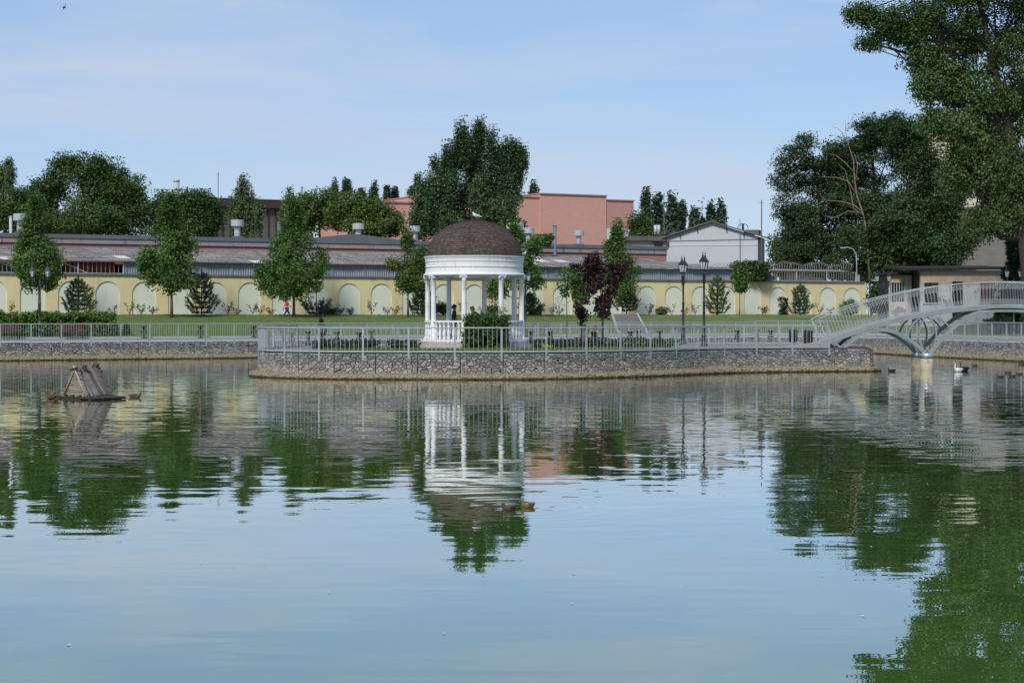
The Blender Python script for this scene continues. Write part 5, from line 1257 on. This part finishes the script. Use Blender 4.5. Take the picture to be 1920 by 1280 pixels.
# ------------------------------------------------------------------ lamp posts
def lamp(px, base_y, Y, rot, label, zb=1.2, sc=1.0):
    p = at(px, base_y, Y); p.z = zb
    o = thing('lamp_post', label, 'street lamp', p, 'double lantern lamp posts'); o.rotation_euler = (0, 0, rot)
    def B(mb, nm, mat, par=o):
        me = mb.me(nm); x = D.objects.new(nm, me); COL.objects.link(x); me.materials.append(mat); x.parent = par; return x
    B(MB().lathe([(.20, 0), (.20, .08), (.15, .12), (.13, .5), (.145, .53), (.145, .58), (.10, .64), (.085, .9), (.10, .93), (.10, .97), (.075, 1.0), (.065, 2.3), (.085, 2.33), (.085, 2.4), (.06, 2.44), (.05, 3.5), (.07, 3.53), (.07, 3.6), (.05, 3.64), (.075, 3.85), (.03, 3.95), (.012, 4.1)], 14), 'post', m_iron)
    for sg in (-1, 1):
        B(MB().tube([(0, 0, 3.3), (sg * .22, 0, 3.38), (sg * .42, 0, 3.6), (sg * .5, 0, 3.9), (sg * .5, 0, 4.1)], [.035, .032, .03, .03, .04], 8).tube([(sg * .06, 0, 3.75), (sg * .25, 0, 3.72), (sg * .34, 0, 3.6), (sg * .28, 0, 3.52)], .018, 6), 'arm', m_iron)
        c = (sg * .5, 0, 0)
        ln = B(MB().lathe([(.05, 4.08), (.10, 4.12), (.11, 4.16)], 6, c, False), 'lantern', m_iron); B(MB().lathe([(.215, 4.56), (.225, 4.60), (.12, 4.74), (.055, 4.82), (.045, 4.86), (.07, 4.89), (.03, 4.93), (.02, 4.97), (.045, 5.0), (.012, 5.05), (.004, 5.16)], 6, c, False), 'lantern_roof', m_iron, ln)
        for k in range(6):
            a = k * math.pi / 3; ca, sa = math.cos(a), math.sin(a)
            B(MB().beam((c[0] + .105 * ca, .105 * sa, 4.15), (c[0] + .20 * ca, .20 * sa, 4.57), .018, .018), 'glazing_bar', m_iron, ln)
        B(MB().lathe([(.09, 4.16), (.188, 4.56)], 6, c, False), 'glass', m_lglass, ln)
    return o
lamp(1281, 645, 106, R(76), 'left one of the two tall double lantern lamps on the island')
lamp(1320, 649, 99.5, R(77), 'right one of the two tall double lantern lamps on the island')
lamp(75, 636, 122.5, R(5), 'double lantern lamp in front of the far left tree', 1.27)
lamp(985, 632, 137, R(60), 'double lantern lamp hidden in leaves right of the pavilion', 1.27)
lamp(1656, 600, 146, R(10), 'double lantern lamp left of the derelict house', 1.40)
lamp(1901, 600, 130, R(8), 'double lantern lamp at the right edge beyond the bridge', 1.42)
p = W(116.9, 30.5, 6.1)
sl = thing('street_light', 'slim curved arm street light at the right end of the yellow wall', 'street lamp', p)
MB().tube([p, p + Vector((0, 0, 2.2)), p + Vector((-.05, 0, 2.9)), p + Vector((-.35, 0, 3.4)), p + Vector((-.8, 0, 3.6)), p + Vector((-1.2, 0, 3.58))], [.07, .055, .05, .045, .04, .04], 8).build('pole', m_bars, sl)
MB().box(p + Vector((-1.4, 0, 3.55)), (.5, .2, .1)).build('lamp_head', m_bars, sl)
MB().box(p + Vector((0.05, -.1, .35)), (.35, .3, .9), TH).build('post_box', m_bars, sl)

# ------------------------------------------------------------------ small things on the island and the banks
def iron_post(px, base_y, label, rot=0, Y=None, zb=1.2, k=1.0):
    Y = Y or 1.7 * F / (base_y - HZ); p = at(px, base_y, Y); p.z = zb
    o = thing('ornamental_post', label, 'ornamental post', p, 'black scrolled iron posts'); o.rotation_euler = (0, 0, rot); o.scale = (k, k, k)
    for nm, mb in (('foot', MB().lathe([(.17, 0), (.17, .04), (.10, .08), (.05, .16), (.04, .2)], 12)),
                   ('scroll', MB().tube([(.17 * math.cos(a), 0, .38 + .17 * math.sin(a)) for a in np.linspace(0, 2 * math.pi, 17)], .024, 6).tube([(.07 * math.cos(a), 0, .38 + .07 * math.sin(a)) for a in np.linspace(0, 2 * math.pi, 13)], .02, 6).beam((-.17, 0, .38), (.17, 0, .38), .03, .03).beam((0, 0, .2), (0, 0, .56), .03, .03, (0, 1, 0))),
                   ('head', MB().lathe([(.03, .55), (.05, .6), (.12, .68), (.19, .72), (.19, .76), (.05, .78)], 12)),
                   ('side_scroll', MB().tube([(sx * (.1 + .05 * math.cos(a)), 0, .6 + .05 * math.sin(a)) for sx in (1,) for a in np.linspace(0, 5, 9)], .016, 5).tube([(-(.1 + .05 * math.cos(a)), 0, .6 + .05 * math.sin(a)) for a in np.linspace(0, 5, 9)], .016, 5))):
        me = mb.me(nm); me.materials.append(m_black); x = D.objects.new(nm, me); COL.objects.link(x); x.parent = o
for px, by, rot, lab in [(503, 645, 1.2, 'leftmost black scrolled iron post on the island'), (510, 650, .9, 'second black iron post from the left end of the island'), (531, 646, 1.3, 'third black iron post from the left end of the island'), (547, 650, .6, 'fourth black iron post from the left island end'),
                         (578, 647, 1.2, 'black iron post left of the small box hedge'), (604, 650, .5, 'black iron post in front of the small cone thuja'), (632, 648, 1.0, 'black iron post at the middle of the left box hedge'), (674, 650, .4, 'broad black iron post left of the pavilion path'), (697, 645, 1.1, 'black iron post at the right end of the left box hedge'),
                         (843.5, 653, 0, 'black scrolled iron post standing right in front of the pavilion balustrade'), (996, 646, .8, 'black iron post just right of the pavilion'), (1031, 647, .2, 'black iron post left of the limewashed sapling'), (1113, 648, .3, 'black iron post in front of the seated people'), (1182, 647, .2, 'black iron post in front of the lawn steps'), (1197, 644, .5, 'black iron post right of the lawn steps foot'), (1237, 645, .9, 'black iron post left of the lamp posts'),
                         (1383, 643, .4, 'black iron post right of the lamp posts'), (1420, 641, 1.0, 'black iron post behind the railing before the bins'), (1445, 643, .3, 'black iron post nearest the two bins')]:
    iron_post(px, by, lab, rot)
def bin_(px, by, Y, label):
    p = at(px, by, Y); p.z = 1.2; o = thing('litter_bin', label, 'litter bin', p)
    MB().lathe([(.05, 0), (.05, .2)], 8, p).build('stand', m_black, o)
    MB().lathe([(.2, .12), (.235, .14), (.24, .82), (.22, .86), (.19, .85), (.18, .3)], 18, p, cap=False).build('drum', m_bin, o)
    for k in range(12):
        a = k * math.pi / 6; MB().box(p + Vector((.245 * math.cos(a), .245 * math.sin(a), .48)), (.02, .075, .66), a).build('slat', m_bin, o)
bin_(1487, 645, 106, 'farther left one of the two dark litter bins near the bridge'); bin_(1515, 648, 101, 'nearer right one of the two dark litter bins near the bridge')
def bench(px, d, label):
    p = W(Sd(px, d), d, 1.3); o = thing('park_bench', label, 'bench', p); q = lambda x, y, z: p + E * x + N * y + Vector((0, 0, z))
    for k in range(4): MB().beam(q(-.8, .0 + k * .12, .45), q(.8, k * .12, .45), .09, .035).build('seat_slat', m_bench, o)
    for k in range(4): MB().beam(q(-.8, .45 + k * .03, .55 + k * .11), q(.8, .45 + k * .03, .55 + k * .11), .03, .08).build('back_slat', m_bench, o)
    for sg in (-1, 1): MB().tube([q(sg * .7, 0, 0), q(sg * .7, .02, .43), q(sg * .7, .42, .43), q(sg * .7, .56, .92)], .03, 6).tube([q(sg * .7, .42, 0), q(sg * .7, .42, .43)], .03, 6).build('iron_leg', m_black, o)
bench(16, 4.0, 'red brown slatted bench at the far left before the hedge'); bench(136, 4.0, 'red brown slatted bench in front of the middle of the hedge'); bench(1020, 4.2, 'dark slatted bench on the far promenade right of the pavilion')
ban = [(270, 636), (376, 634), (476, 632)]
for (px, by), lab in zip(ban, ('black iron post on the far promenade right of the cone thuja', 'black iron post on the far promenade below the tall pine', 'black iron post on the far promenade by the island tip')):
    iron_post(px, by, lab, .3, Y=lawn_Y(px, 4.6), zb=1.3, k=1.1)
p = Vector((1.72, 89.6, 1.25)); yf = thing('yellow_flowers', 'small clump of yellow flowers on the island grass', 'flowers', p)
C, nr, L = crown_leaves(np.array([tuple(p + Vector((x, 0, .12 - .25 * x * x))) for x in np.linspace(-.2, .2, 7)]), 16, .07, .06, g); link('petals', leaf_mesh('petals', C - np.array(p), nr, L, .8, g), yf, mat=lf_yellow)
C, nr, L = crown_leaves(np.array([tuple(p + Vector((x, 0, .03))) for x in np.linspace(-.2, .2, 7)]), 14, .08, .08, g); link('leaves', leaf_mesh('leaves', C - np.array(p), nr, L, .5, g), yf, mat=lf_weed)
# pale car behind the bars
cp_ = W(106.2, 33.2, 5.75); car = thing('parked_car', 'pale blue car parked behind the right bar fence', 'car', cp_)
prof = [(-2, .3), (-2.02, .75), (-1.2, .9), (-.6, 1.4), (.7, 1.42), (1.4, .95), (2.0, .85), (2.05, .3)]
cq = lambda x, y, z: cp_ + E * x + N * y + Vector((0, 0, z))
V = [cq(x, -.8 if z < 1 else -.66, z) for x, z in prof] + [cq(x, .8 if z < 1 else .66, z) for x, z in prof]; n = len(prof)
m_car = M('pale_car_paint', (.5, .57, .6), (.45, .52, .55), 1, .25, spec=.6)
MB().add(V, [tuple(range(n)), tuple(range(2 * n - 1, n - 1, -1))] + [(i, n + i, n + (i + 1) % n, (i + 1) % n) for i in range(n)]).build('body', m_car, car)
MB().add([cq(-1.05, -.79, .93), cq(1.2, -.79, .96), cq(.62, -.68, 1.34), cq(-.55, -.68, 1.33)], [(0, 1, 2, 3)]).build('window', m_glass, car)
for sx in (-1.3, 1.3):
    for sy in (-.78, .78): MB().tube([cq(sx, sy - .08, .32), cq(sx, sy + .08, .32)], .32, 14).build('wheel', m_black, car)
MB().box(W(107, 33.5, 4.3), (13, 5, 2.9), TH).build('yard_deck', m_conc, None)['kind'] = 'structure'
MB().box(W(36.5, 32.2, 3.7), (14, 2.9, 1.8), TH).build('yard_deck', m_conc, None)['kind'] = 'structure'
bl = thing('concrete_ramp', 'pale sloping concrete block behind the right bar fence', 'wall', W(110.2, 31.2, 5.76))
MB().add([W(108.6, 31, 5.76), W(113.4, 31, 5.76), W(113.2, 31, 6.5), (W(108.6, 31, 7.15)), W(108.6, 31.5, 5.76), W(113.4, 31.5, 5.76), W(113.2, 31.5, 6.5), W(108.6, 31.5, 7.15)], [(0, 1, 2, 3), (7, 6, 5, 4), (3, 2, 6, 7), (1, 5, 6, 2), (0, 3, 7, 4)]).build('block', m_cream, bl)

# ------------------------------------------------------------------ duck house
dh0 = at(143, 748, 63.2); dh0.z = 0
dh = thing('duck_house', 'floating wooden A frame duck house of sticks and weathered planks', 'duck house', dh0)
yaw = R(-38); rng = random.Random(8)
def dq(x, y, z):
    v = Matrix.Rotation(yaw, 3, 'Z') @ Vector((x, y, z)); return dh0 + v
HW, HH = .60, 1.02
for i in range(13):
    z = .16 + .80 * i / 13; w_ = HW * (1 - (z - .1) / HH) + .07
    MB().tube([dq(-w_ - rng.uniform(0, .07), -.02, z + rng.uniform(-.012, .012)), dq(0, -.03, z), dq(w_ + rng.uniform(0, .07), -.02, z + rng.uniform(-.012, .012))], .026, 6).build('stick', m_wood, dh)
for sg in (-1, 1): MB().tube([dq(sg * (HW + .04), -.07, .05), dq(-sg * .07, -.07, HH + .13)], .03, 6).build('pole', m_wood, dh)
MB().beam(dq(-.2, -.1, HH - .02), dq(.2, -.1, HH + .06), .05, .06).build('tie', m_wetwood, dh)
for sg in (-1, 1):
    for k in range(10):
        y = .03 + k * .108; a = dq(sg * (HW + .05 + rng.uniform(-.06, .06)), y, .08 + rng.uniform(-.02, .05)); b_ = dq(-sg * rng.uniform(.0, .13), y + rng.uniform(-.06, .06), HH + rng.uniform(-.05, .2))
        MB().beam(a, b_, .115 + rng.uniform(-.05, .015), .03 + rng.uniform(0, .05), tuple(Matrix.Rotation(yaw, 3, 'Z') @ Vector((sg * .8, 0, .6)))).build('plank', m_wood2, dh)
MB().add([dq(-HW * .8, .03, .13), dq(HW * .8, .03, .13), dq(0, .03, HH * .85), dq(-HW * .8, 1.0, .13), dq(HW * .8, 1.0, .13), dq(0, 1.0, HH * .85)], [(0, 1, 2), (5, 4, 3)]).build('inner_panel', m_wetwood, dh)
for y in (-.06, .5, 1.05): MB().beam(dq(-.72, y, .05), dq(.95, y, .05), .14, .10).build('raft_beam', m_wetwood, dh)
for x in (-.6, -.25, .12, .5): MB().beam(dq(x, -.12, .12), dq(x, 1.15, .12), .1, .04).build('raft_board', m_wood, dh)
for k in range(4): MB().tube([dq(.55 + k * .06, -.25 + k * .3, .05 + .03 * k), dq(1.15 + .1 * k, .1 + k * .28, .05)], .05, 7).build('float_log', m_wetwood, dh)
MB().tube([at(213, 747, 63.4) * 1 + Vector((0, 0, .02)), at(228, 746, 63.6)], .03, 6).build('float_log', m_wetwood, dh)

# ------------------------------------------------------------------ birds
def skin_obj(name, V, Ed, rad, mat, parent, sub=2, loc=None):
    me = D.meshes.new(name); me.from_pydata([tuple(v) for v in V], Ed, []); me.update()
    o = D.objects.new(name, me); COL.objects.link(o); me.materials.append(mat)
    if parent is not None: o.parent = parent
    md = o.modifiers.new('skin', 'SKIN'); md.use_smooth_shade = True
    if not me.skin_vertices: pass
    for i, r_ in enumerate(rad):
        sv = me.skin_vertices[0].data[i]; sv.radius = (r_, r_) if not hasattr(r_, '__len__') else r_; sv.use_root = (i == 0)
    s = o.modifiers.new('sub', 'SUBSURF'); s.levels = sub; s.render_levels = sub
    return o
def chain(n): return [(i, i + 1) for i in range(n - 1)]
def duck(loc, head, label, body=(.16, .10, .06), breast=None, hc=None, k=1.0, group='ducks on the pond'):
    o = thing('duck', label, 'duck', loc, group); o.rotation_euler = (0, 0, head); o.scale = (k, k, k)
    mb_ = cloth('duck_plumage', body)
    V = [(0, .0, .05), (0, .10, .055), (0, .17, .08), (0, .19, .13), (0, .195, .18), (0, .225, .19), (0, -.10, .06), (0, -.18, .085), (0, -.24, .115)]
    skin_obj('body', V, [(0, 1), (1, 2), (2, 3), (3, 4), (4, 5), (0, 6), (6, 7), (7, 8)], [.085, .08, .055, .032, .036, .026, .078, .045, .012], mb_, o)
    x = MB().tube([(0, .24, .186), (0, .275, .180), (0, .30, .176)], [.014, .013, .009], 6).me('bill'); x.materials.append(cloth('duck_bill', (.30, .20, .04))); b_ = D.objects.new('bill', x); COL.objects.link(b_); b_.parent = o
    for sg in (-1, 1):
        me_ = MB().lathe([(.004, -.15), (.035, -.09), (.045, 0), (.035, .08), (.004, .13)], 8).me('wing')
        me_.transform(Matrix.Translation((sg * .062, -.03, .085)) @ Matrix.Rotation(R(-90), 4, 'X') @ Matrix.Diagonal((.45, .8, 1, 1))); me_.materials.append(cloth('duck_wing', tuple(c * .6 for c in body)))
        w_ = D.objects.new('wing', me_); COL.objects.link(w_); w_.parent = o
    if breast:
        me_ = MB().lathe([(.004, -.06), (.05, -.03), (.06, .0), (.05, .03), (.004, .06)], 10).me('breast'); me_.transform(Matrix.Translation((0, .125, .05))); me_.materials.append(cloth('duck_breast', breast)); w_ = D.objects.new('breast', me_); COL.objects.link(w_); w_.parent = o
    return o
def onwater(px, py): Y = H * F / (py - HZ); v = at(px, py, Y); v.z = -.01; return v
duck(onwater(954, 957), R(145), 'brown duck with a dark back nearest the camera', (.13, .075, .045), (.34, .19, .10), k=.72)
duck(onwater(990, 951), R(140), 'orange brown duck swimming beside the darker one in the foreground', (.30, .16, .075), (.42, .25, .10), k=.68)
duck(onwater(253, 745), R(-90), 'brown duck swimming away from the duck house to the right', (.12, .09, .05))
d_ = duck(at(97, 740, 63.4), R(95), 'brown duck resting at the left end of the duck house raft', (.13, .075, .045), k=.95); d_.location.z = .02
duck(onwater(109, 746), R(70), 'second brown duck close beside the raft', (.10, .065, .045), k=.9)
duck(onwater(1672, 696), R(100), 'dark duck swimming between the island tip and the bridge pier', (.03, .026, .024))
for px, py, hd, lab in [(1828, 686, 80, 'brown duck behind the black swan'), (1876, 707, 85, 'small dark duck right of the swans'), (1898, 706, 100, 'pale brown duckling near the right edge'), (1911, 702, 60, 'dark duck nearest the right edge'), (1890, 700, 90, 'tiny duckling between the right edge ducks')]:
    duck(onwater(px, py), R(hd), lab, (.07, .055, .04), k=.8)
for px, py, lab in [(1914, 676, 'duck standing on the bank footing at the right edge'), (1916, 683, 'duck resting in the water below the right bank')]:
    dd_ = duck(onwater(px, py), R(80), lab, (.08, .06, .04), k=1.0)
def swan(px, py, head, label, c, bill):
    o = thing('swan', label, 'swan', onwater(px, py)); o.rotation_euler = (0, 0, head)
    V = [(0, 0, .12), (0, .22, .14), (0, .34, .22), (0, .36, .36), (0, .33, .52), (0, .35, .64), (0, .41, .68), (0, .46, .66), (0, -.22, .16), (0, -.40, .22)]
    skin_obj('body', V, [(0, 1), (1, 2), (2, 3), (3, 4), (4, 5), (5, 6), (6, 7), (0, 8), (8, 9)], [.19, .16, .08, .05, .043, .042, .05, .035, .17, .03], cloth('swan_plumage', c), o); o.scale = (.7, .7, .7)
    me_ = MB().tube([(0, .48, .655), (0, .53, .635), (0, .57, .62)], [.024, .02, .012], 6).me('bill'); me_.materials.append(cloth('swan_bill', bill)); b_ = D.objects.new('bill', me_); COL.objects.link(b_); b_.parent = o
    for sg in (-1, 1):
        me_ = MB().lathe([(.004, -.36), (.07, -.22), (.11, 0), (.09, .18), (.004, .26)], 10).me('wing'); me_.transform(Matrix.Translation((sg * .12, -.08, .22)) @ Matrix.Rotation(R(-86), 4, 'X') @ Matrix.Diagonal((.5, 1, 1, 1))); me_.materials.append(cloth('swan_wing', tuple(k * .92 for k in c))); w_ = D.objects.new('wing', me_); COL.objects.link(w_); w_.parent = o
swan(1797, 697, R(125), 'white swan beside the black swan near the bridge pier', (.75, .75, .73), (.5, .16, .03))
swan(1808, 695, R(118), 'black swan with raised neck beside the white swan', (.012, .012, .013), (.4, .03, .02))
def gull(p, head, label, k=1.0):
    o = thing('gull', label, 'gull', p); o.rotation_euler = (0, 0, head); o.scale = (k, k, k)
    skin_obj('body', [(0, 0, .16), (0, .08, .19), (0, .13, .25), (0, .155, .30), (0, .185, .305), (0, -.10, .14), (0, -.22, .10)], [(0, 1), (1, 2), (2, 3), (3, 4), (0, 5), (5, 6)], [.075, .07, .045, .042, .03, .06, .012], cloth('gull_white', (.74, .75, .75)), o)
    me_ = MB().tube([(0, .20, .30), (0, .25, .292)], [.012, .006], 6).me('bill'); me_.materials.append(cloth('gull_bill', (.5, .35, .05))); b_ = D.objects.new('bill', me_); COL.objects.link(b_); b_.parent = o
    for sg in (-1, 1):
        me_ = MB().lathe([(.004, -.2), (.03, -.1), (.05, 0), (.035, .08), (.004, .12)], 8).me('wing'); me_.transform(Matrix.Translation((sg * .06, -.05, .165)) @ Matrix.Rotation(R(-72), 4, 'X') @ Matrix.Diagonal((.45, 1, 1, 1))); me_.materials.append(cloth('gull_grey', (.42, .45, .48))); w_ = D.objects.new('wing', me_); COL.objects.link(w_); w_.parent = o
        me_ = MB().tube([(sg * .03, 0, .11), (sg * .03, .01, 0)], .008, 5).me('leg'); me_.materials.append(cloth('gull_leg', (.5, .3, .2))); w_ = D.objects.new('leg', me_); COL.objects.link(w_); w_.parent = o
gull(Vector((PC.x + .1, PC.y, zd + HD + .03)), R(68), 'white gull standing on the very top of the dome', 1.15)
def on_dome(ax, t): a = R(ax); rr = RD * math.cos(t); return Vector((PC.x + rr * math.sin(a), PC.y - rr * math.cos(a), zd + HD * math.sin(t)))
gull(on_dome(80, R(44)), R(150), 'white gull on the right shoulder of the dome', .8)
gull(Vector((PC.x + 2.5, PC.y, 5.85)), R(-60), 'white gull at the right edge of the dome eaves', .8)
p = at(120.5, 14, 60); bd = thing('flying_bird', 'small dark bird gliding in the sky at the top left', 'bird', p)
MB().lathe([(.003, -.09), (.022, -.03), (.024, .03), (.012, .075), (.003, .1)], 8).me
skin_obj('body', [(0, 0, 0), (.05, .03, -.01), (-.06, -.03, 0)], [(0, 1), (0, 2)], [.026, .014, .008], m_black, bd)
for sg, tip in ((1, (.035, .02, .125)), (-1, (-.085, -.02, -.135))):
    me_ = mesh('wing', [(.02, .0, 0), (-.03, .0, 0), tuple(t * .5 for t in tip), tip, (tip[0] * .5 + .02, tip[1] * .5 + .012, tip[2] * .5)], [(0, 1, 2), (0, 2, 4), (2, 3, 4)]); me_.materials.append(m_black); w_ = D.objects.new('wing', me_); COL.objects.link(w_); w_.parent = bd

# ------------------------------------------------------------------ people
def person(label, loc, head, hgt, top, legs, hair=m_hair, lean=0, th=(0, 0), kn=(0, 0), ar=(10, -10), el=(15, 15), sleeves=True, cap=None, seat=False, spread=.02):
    k = hgt / 1.75; o = thing('person', label, 'person', loc); o.rotation_euler = (0, 0, head); o.scale = (k, k, k)
    S = lambda a: math.sin(R(a)); C_ = lambda a: math.cos(R(a))
    pz = .47 if seat else min(.92, .10 + max(.40 * C_(th[i]) + .42 * C_(th[i] - kn[i]) for i in (0, 1)))
    pel = Vector((0, 0, pz)); chest = pel + Vector((0, S(lean) * .40, C_(lean) * .40)); neck = chest + Vector((0, S(lean) * .15, C_(lean) * .15)); hb_ = neck + Vector((0, S(lean) * .06 + .01, .09)); ht = hb_ + Vector((0, .02, .13))
    V = [pel, pel.lerp(chest, .5), chest, neck, hb_, ht, hb_ + Vector((0, .10, .03))]; Ed = [(0, 1), (1, 2), (2, 3), (3, 4), (4, 5), (4, 6)]; rad = [.13, .115, .13, .055, .085, .085, .022]
    tv, te, trd = [pel, pel.lerp(chest, .5), chest, chest.lerp(neck, .75)], [(0, 1), (1, 2), (2, 3)], [.145, .135, .15, .075]
    lv, le, lr = [pel + Vector((0, 0, .04)), ], [], [.145]; shoe = []
    for i, sg in enumerate((-1, 1)):
        sh_ = chest + Vector((sg * .18, 0, .07)); e_ = sh_ + Vector((sg * .04, S(ar[i]) * .29, -C_(ar[i]) * .29)); wr = e_ + Vector((0, S(ar[i] + el[i]) * .25, -C_(ar[i] + el[i]) * .25)); hd_ = wr + (wr - e_).normalized() * .08
        b0 = len(V); V += [sh_, e_, wr, hd_]; Ed += [(2, b0), (b0, b0 + 1), (b0 + 1, b0 + 2), (b0 + 2, b0 + 3)]; rad += [.06, .045, .032, .038]
        dirw = (wr - e_).normalized()
        for f_, (ox, ln) in enumerate(((-.03, .07), (-.01, .085), (.01, .08), (.03, .065))):
            V.append(hd_ + dirw * ln + Vector((ox * .3, ox, 0))); Ed.append((b0 + 3, len(V) - 1)); rad.append(.010)
        V.append(wr + dirw * .05 + Vector((0, .055, 0))); Ed.append((b0 + 2, len(V) - 1)); rad.append(.011)
        t0 = len(tv); tv += [sh_, e_] + ([wr.lerp(e_, .1)] if sleeves else []); te += [(2, t0), (t0, t0 + 1)] + ([(t0 + 1, t0 + 2)] if sleeves else []); trd += [.075, .06 if sleeves else .064] + ([.046] if sleeves else [])
        if not sleeves: tv[-1] = sh_.lerp(e_, .7)
        hp = pel + Vector((sg * .095, 0, -.04)); kn_ = hp + Vector((sg * spread, S(th[i]) * .42, -C_(th[i]) * .42)); an = kn_ + Vector((0, S(th[i] - kn[i]) * .42, -C_(th[i] - kn[i]) * .42)); toe = an + Vector((0, .17, -.04))
        b0 = len(V); V += [hp, kn_, an, toe]; Ed += [(0, b0), (b0, b0 + 1), (b0 + 1, b0 + 2), (b0 + 2, b0 + 3)]; rad += [.095, .058, .04, .035]
        l0 = len(lv); lv += [hp, kn_, an + (kn_ - an) * .06]; le += [(0, l0), (l0, l0 + 1), (l0 + 1, l0 + 2)]; lr += [.108, .075, .058]
        shoe.append([an + Vector((0, -.04, -.02)), an + Vector((0, .06, -.035)), toe])
    skin_obj('body', V, Ed, rad, m_skin, o); skin_obj('top', tv, te, trd, top, o); skin_obj('trousers', lv, le, lr, legs, o)
    for s_ in shoe: skin_obj('shoe', s_, chain(3), [.045, .048, .035], m_black, o, 1)
    hm = [hb_ + Vector((0, -.02, .05)), ht + Vector((0, -.015, .01)), hb_ + Vector((0, -.05, -.01))]
    skin_obj('cap' if cap else 'hair', hm + ([ht + Vector((0, .11, -.03))] if cap else []), [(0, 1), (0, 2)] + ([(1, 3)] if cap else []), [.095, .085, .07] + ([.03] if cap else []), cap or hair, o)
    return o
pp = W(Sd(538, 23.0), 23.0, lawn_h(23.0))
person('person in red shirt and blue jeans walking past the lawn tree', pp, R(-70), 1.68, cloth('red_shirt', (.66, .035, .04)), cloth('blue_jeans', (.035, .05, .11)), th=(26, -22), kn=(6, 22), ar=(-32, 34), el=(10, 25), sleeves=False)
person('person in dark clothes standing inside the pavilion behind a column', Vector((PC.x - 1.05, PC.y + .9, zb + .10)), R(-80), 1.76, cloth('dark_coat', (.022, .022, .025)), cloth('dark_trousers', (.02, .02, .022)), cap=cloth('dark_cap', (.03, .025, .025)))
person('person in brown mottled jacket and cap leaning over in the pavilion', Vector((PC.x + .32, PC.y - .5, zb + .10)), R(78), 1.80, M('mottled_jacket', (.13, .085, .055), (.05, .035, .028), 14, .9), cloth('brown_trousers', (.06, .045, .03)), lean=42, ar=(50, 46), el=(20, 20), cap=cloth('tan_cap', (.26, .17, .12)))
sb = Vector((at(1106, 0, 101).x, 101, 1.2)); bch = thing('island_bench', 'wooden bench on the island where two people sit', 'bench', sb)
for k in range(3): MB().beam(sb + Vector((-.9, -.05 + k * .14, .43)), sb + Vector((.9, -.05 + k * .14, .43)), .11, .04).build('seat_slat', m_bench, bch)
for sg in (-1, 1): MB().box(sb + Vector((sg * .75, .09, .2)), (.07, .4, .4)).build('iron_leg', m_black, bch)
person('seated person in a light grey top with a white hat on the island', sb + Vector((-.28, .1, 0)), R(160), 1.66, cloth('grey_top', (.34, .33, .37)), cloth('pale_trousers', (.32, .27, .25)), seat=True, th=(88, 84), kn=(88, 84), ar=(25, 20), el=(50, 40), cap=cloth('white_hat', (.66, .64, .62)))
person('seated child in a yellow shirt beside the adult with the white hat', sb + Vector((.30, .1, .08)), R(170), 1.38, cloth('yellow_shirt', (.58, .48, .11)), cloth('light_shorts', (.4, .42, .45)), seat=True, th=(88, 86), kn=(85, 88), ar=(28, 22), el=(50, 40), sleeves=False)

# fluff drifting on the water
n = 70; xs_ = g.uniform(-1, 1, n); ys_ = g.uniform(15, 60, n); P0 = np.stack([xs_ * ys_ * .27, ys_, np.full(n, .006)], 1); r_ = g.uniform(.008, .02, n)[:, None]
V = np.empty((n, 4, 3)); ex = np.array([1, 0, 0]); ey = np.array([0, 1, 0])
V[:, 0] = P0 - ex * r_; V[:, 1] = P0 - ey * r_ * .7 + np.array([0, 0, .006]); V[:, 2] = P0 + ex * r_; V[:, 3] = P0 + ey * r_ * .7 + np.array([0, 0, .008])
me = D.meshes.new('floating_fluff'); me.from_pydata(V.reshape(-1, 3).astype(np.float32), [], np.arange(4 * n).reshape(n, 4)); me.update()
tag(link('floating_fluff', me, mat=M('white_fluff', (.7, .7, .68), (.6, .6, .58), 9)), 'specks of white fluff drifting on the pond', 'fluff', kind='stuff')
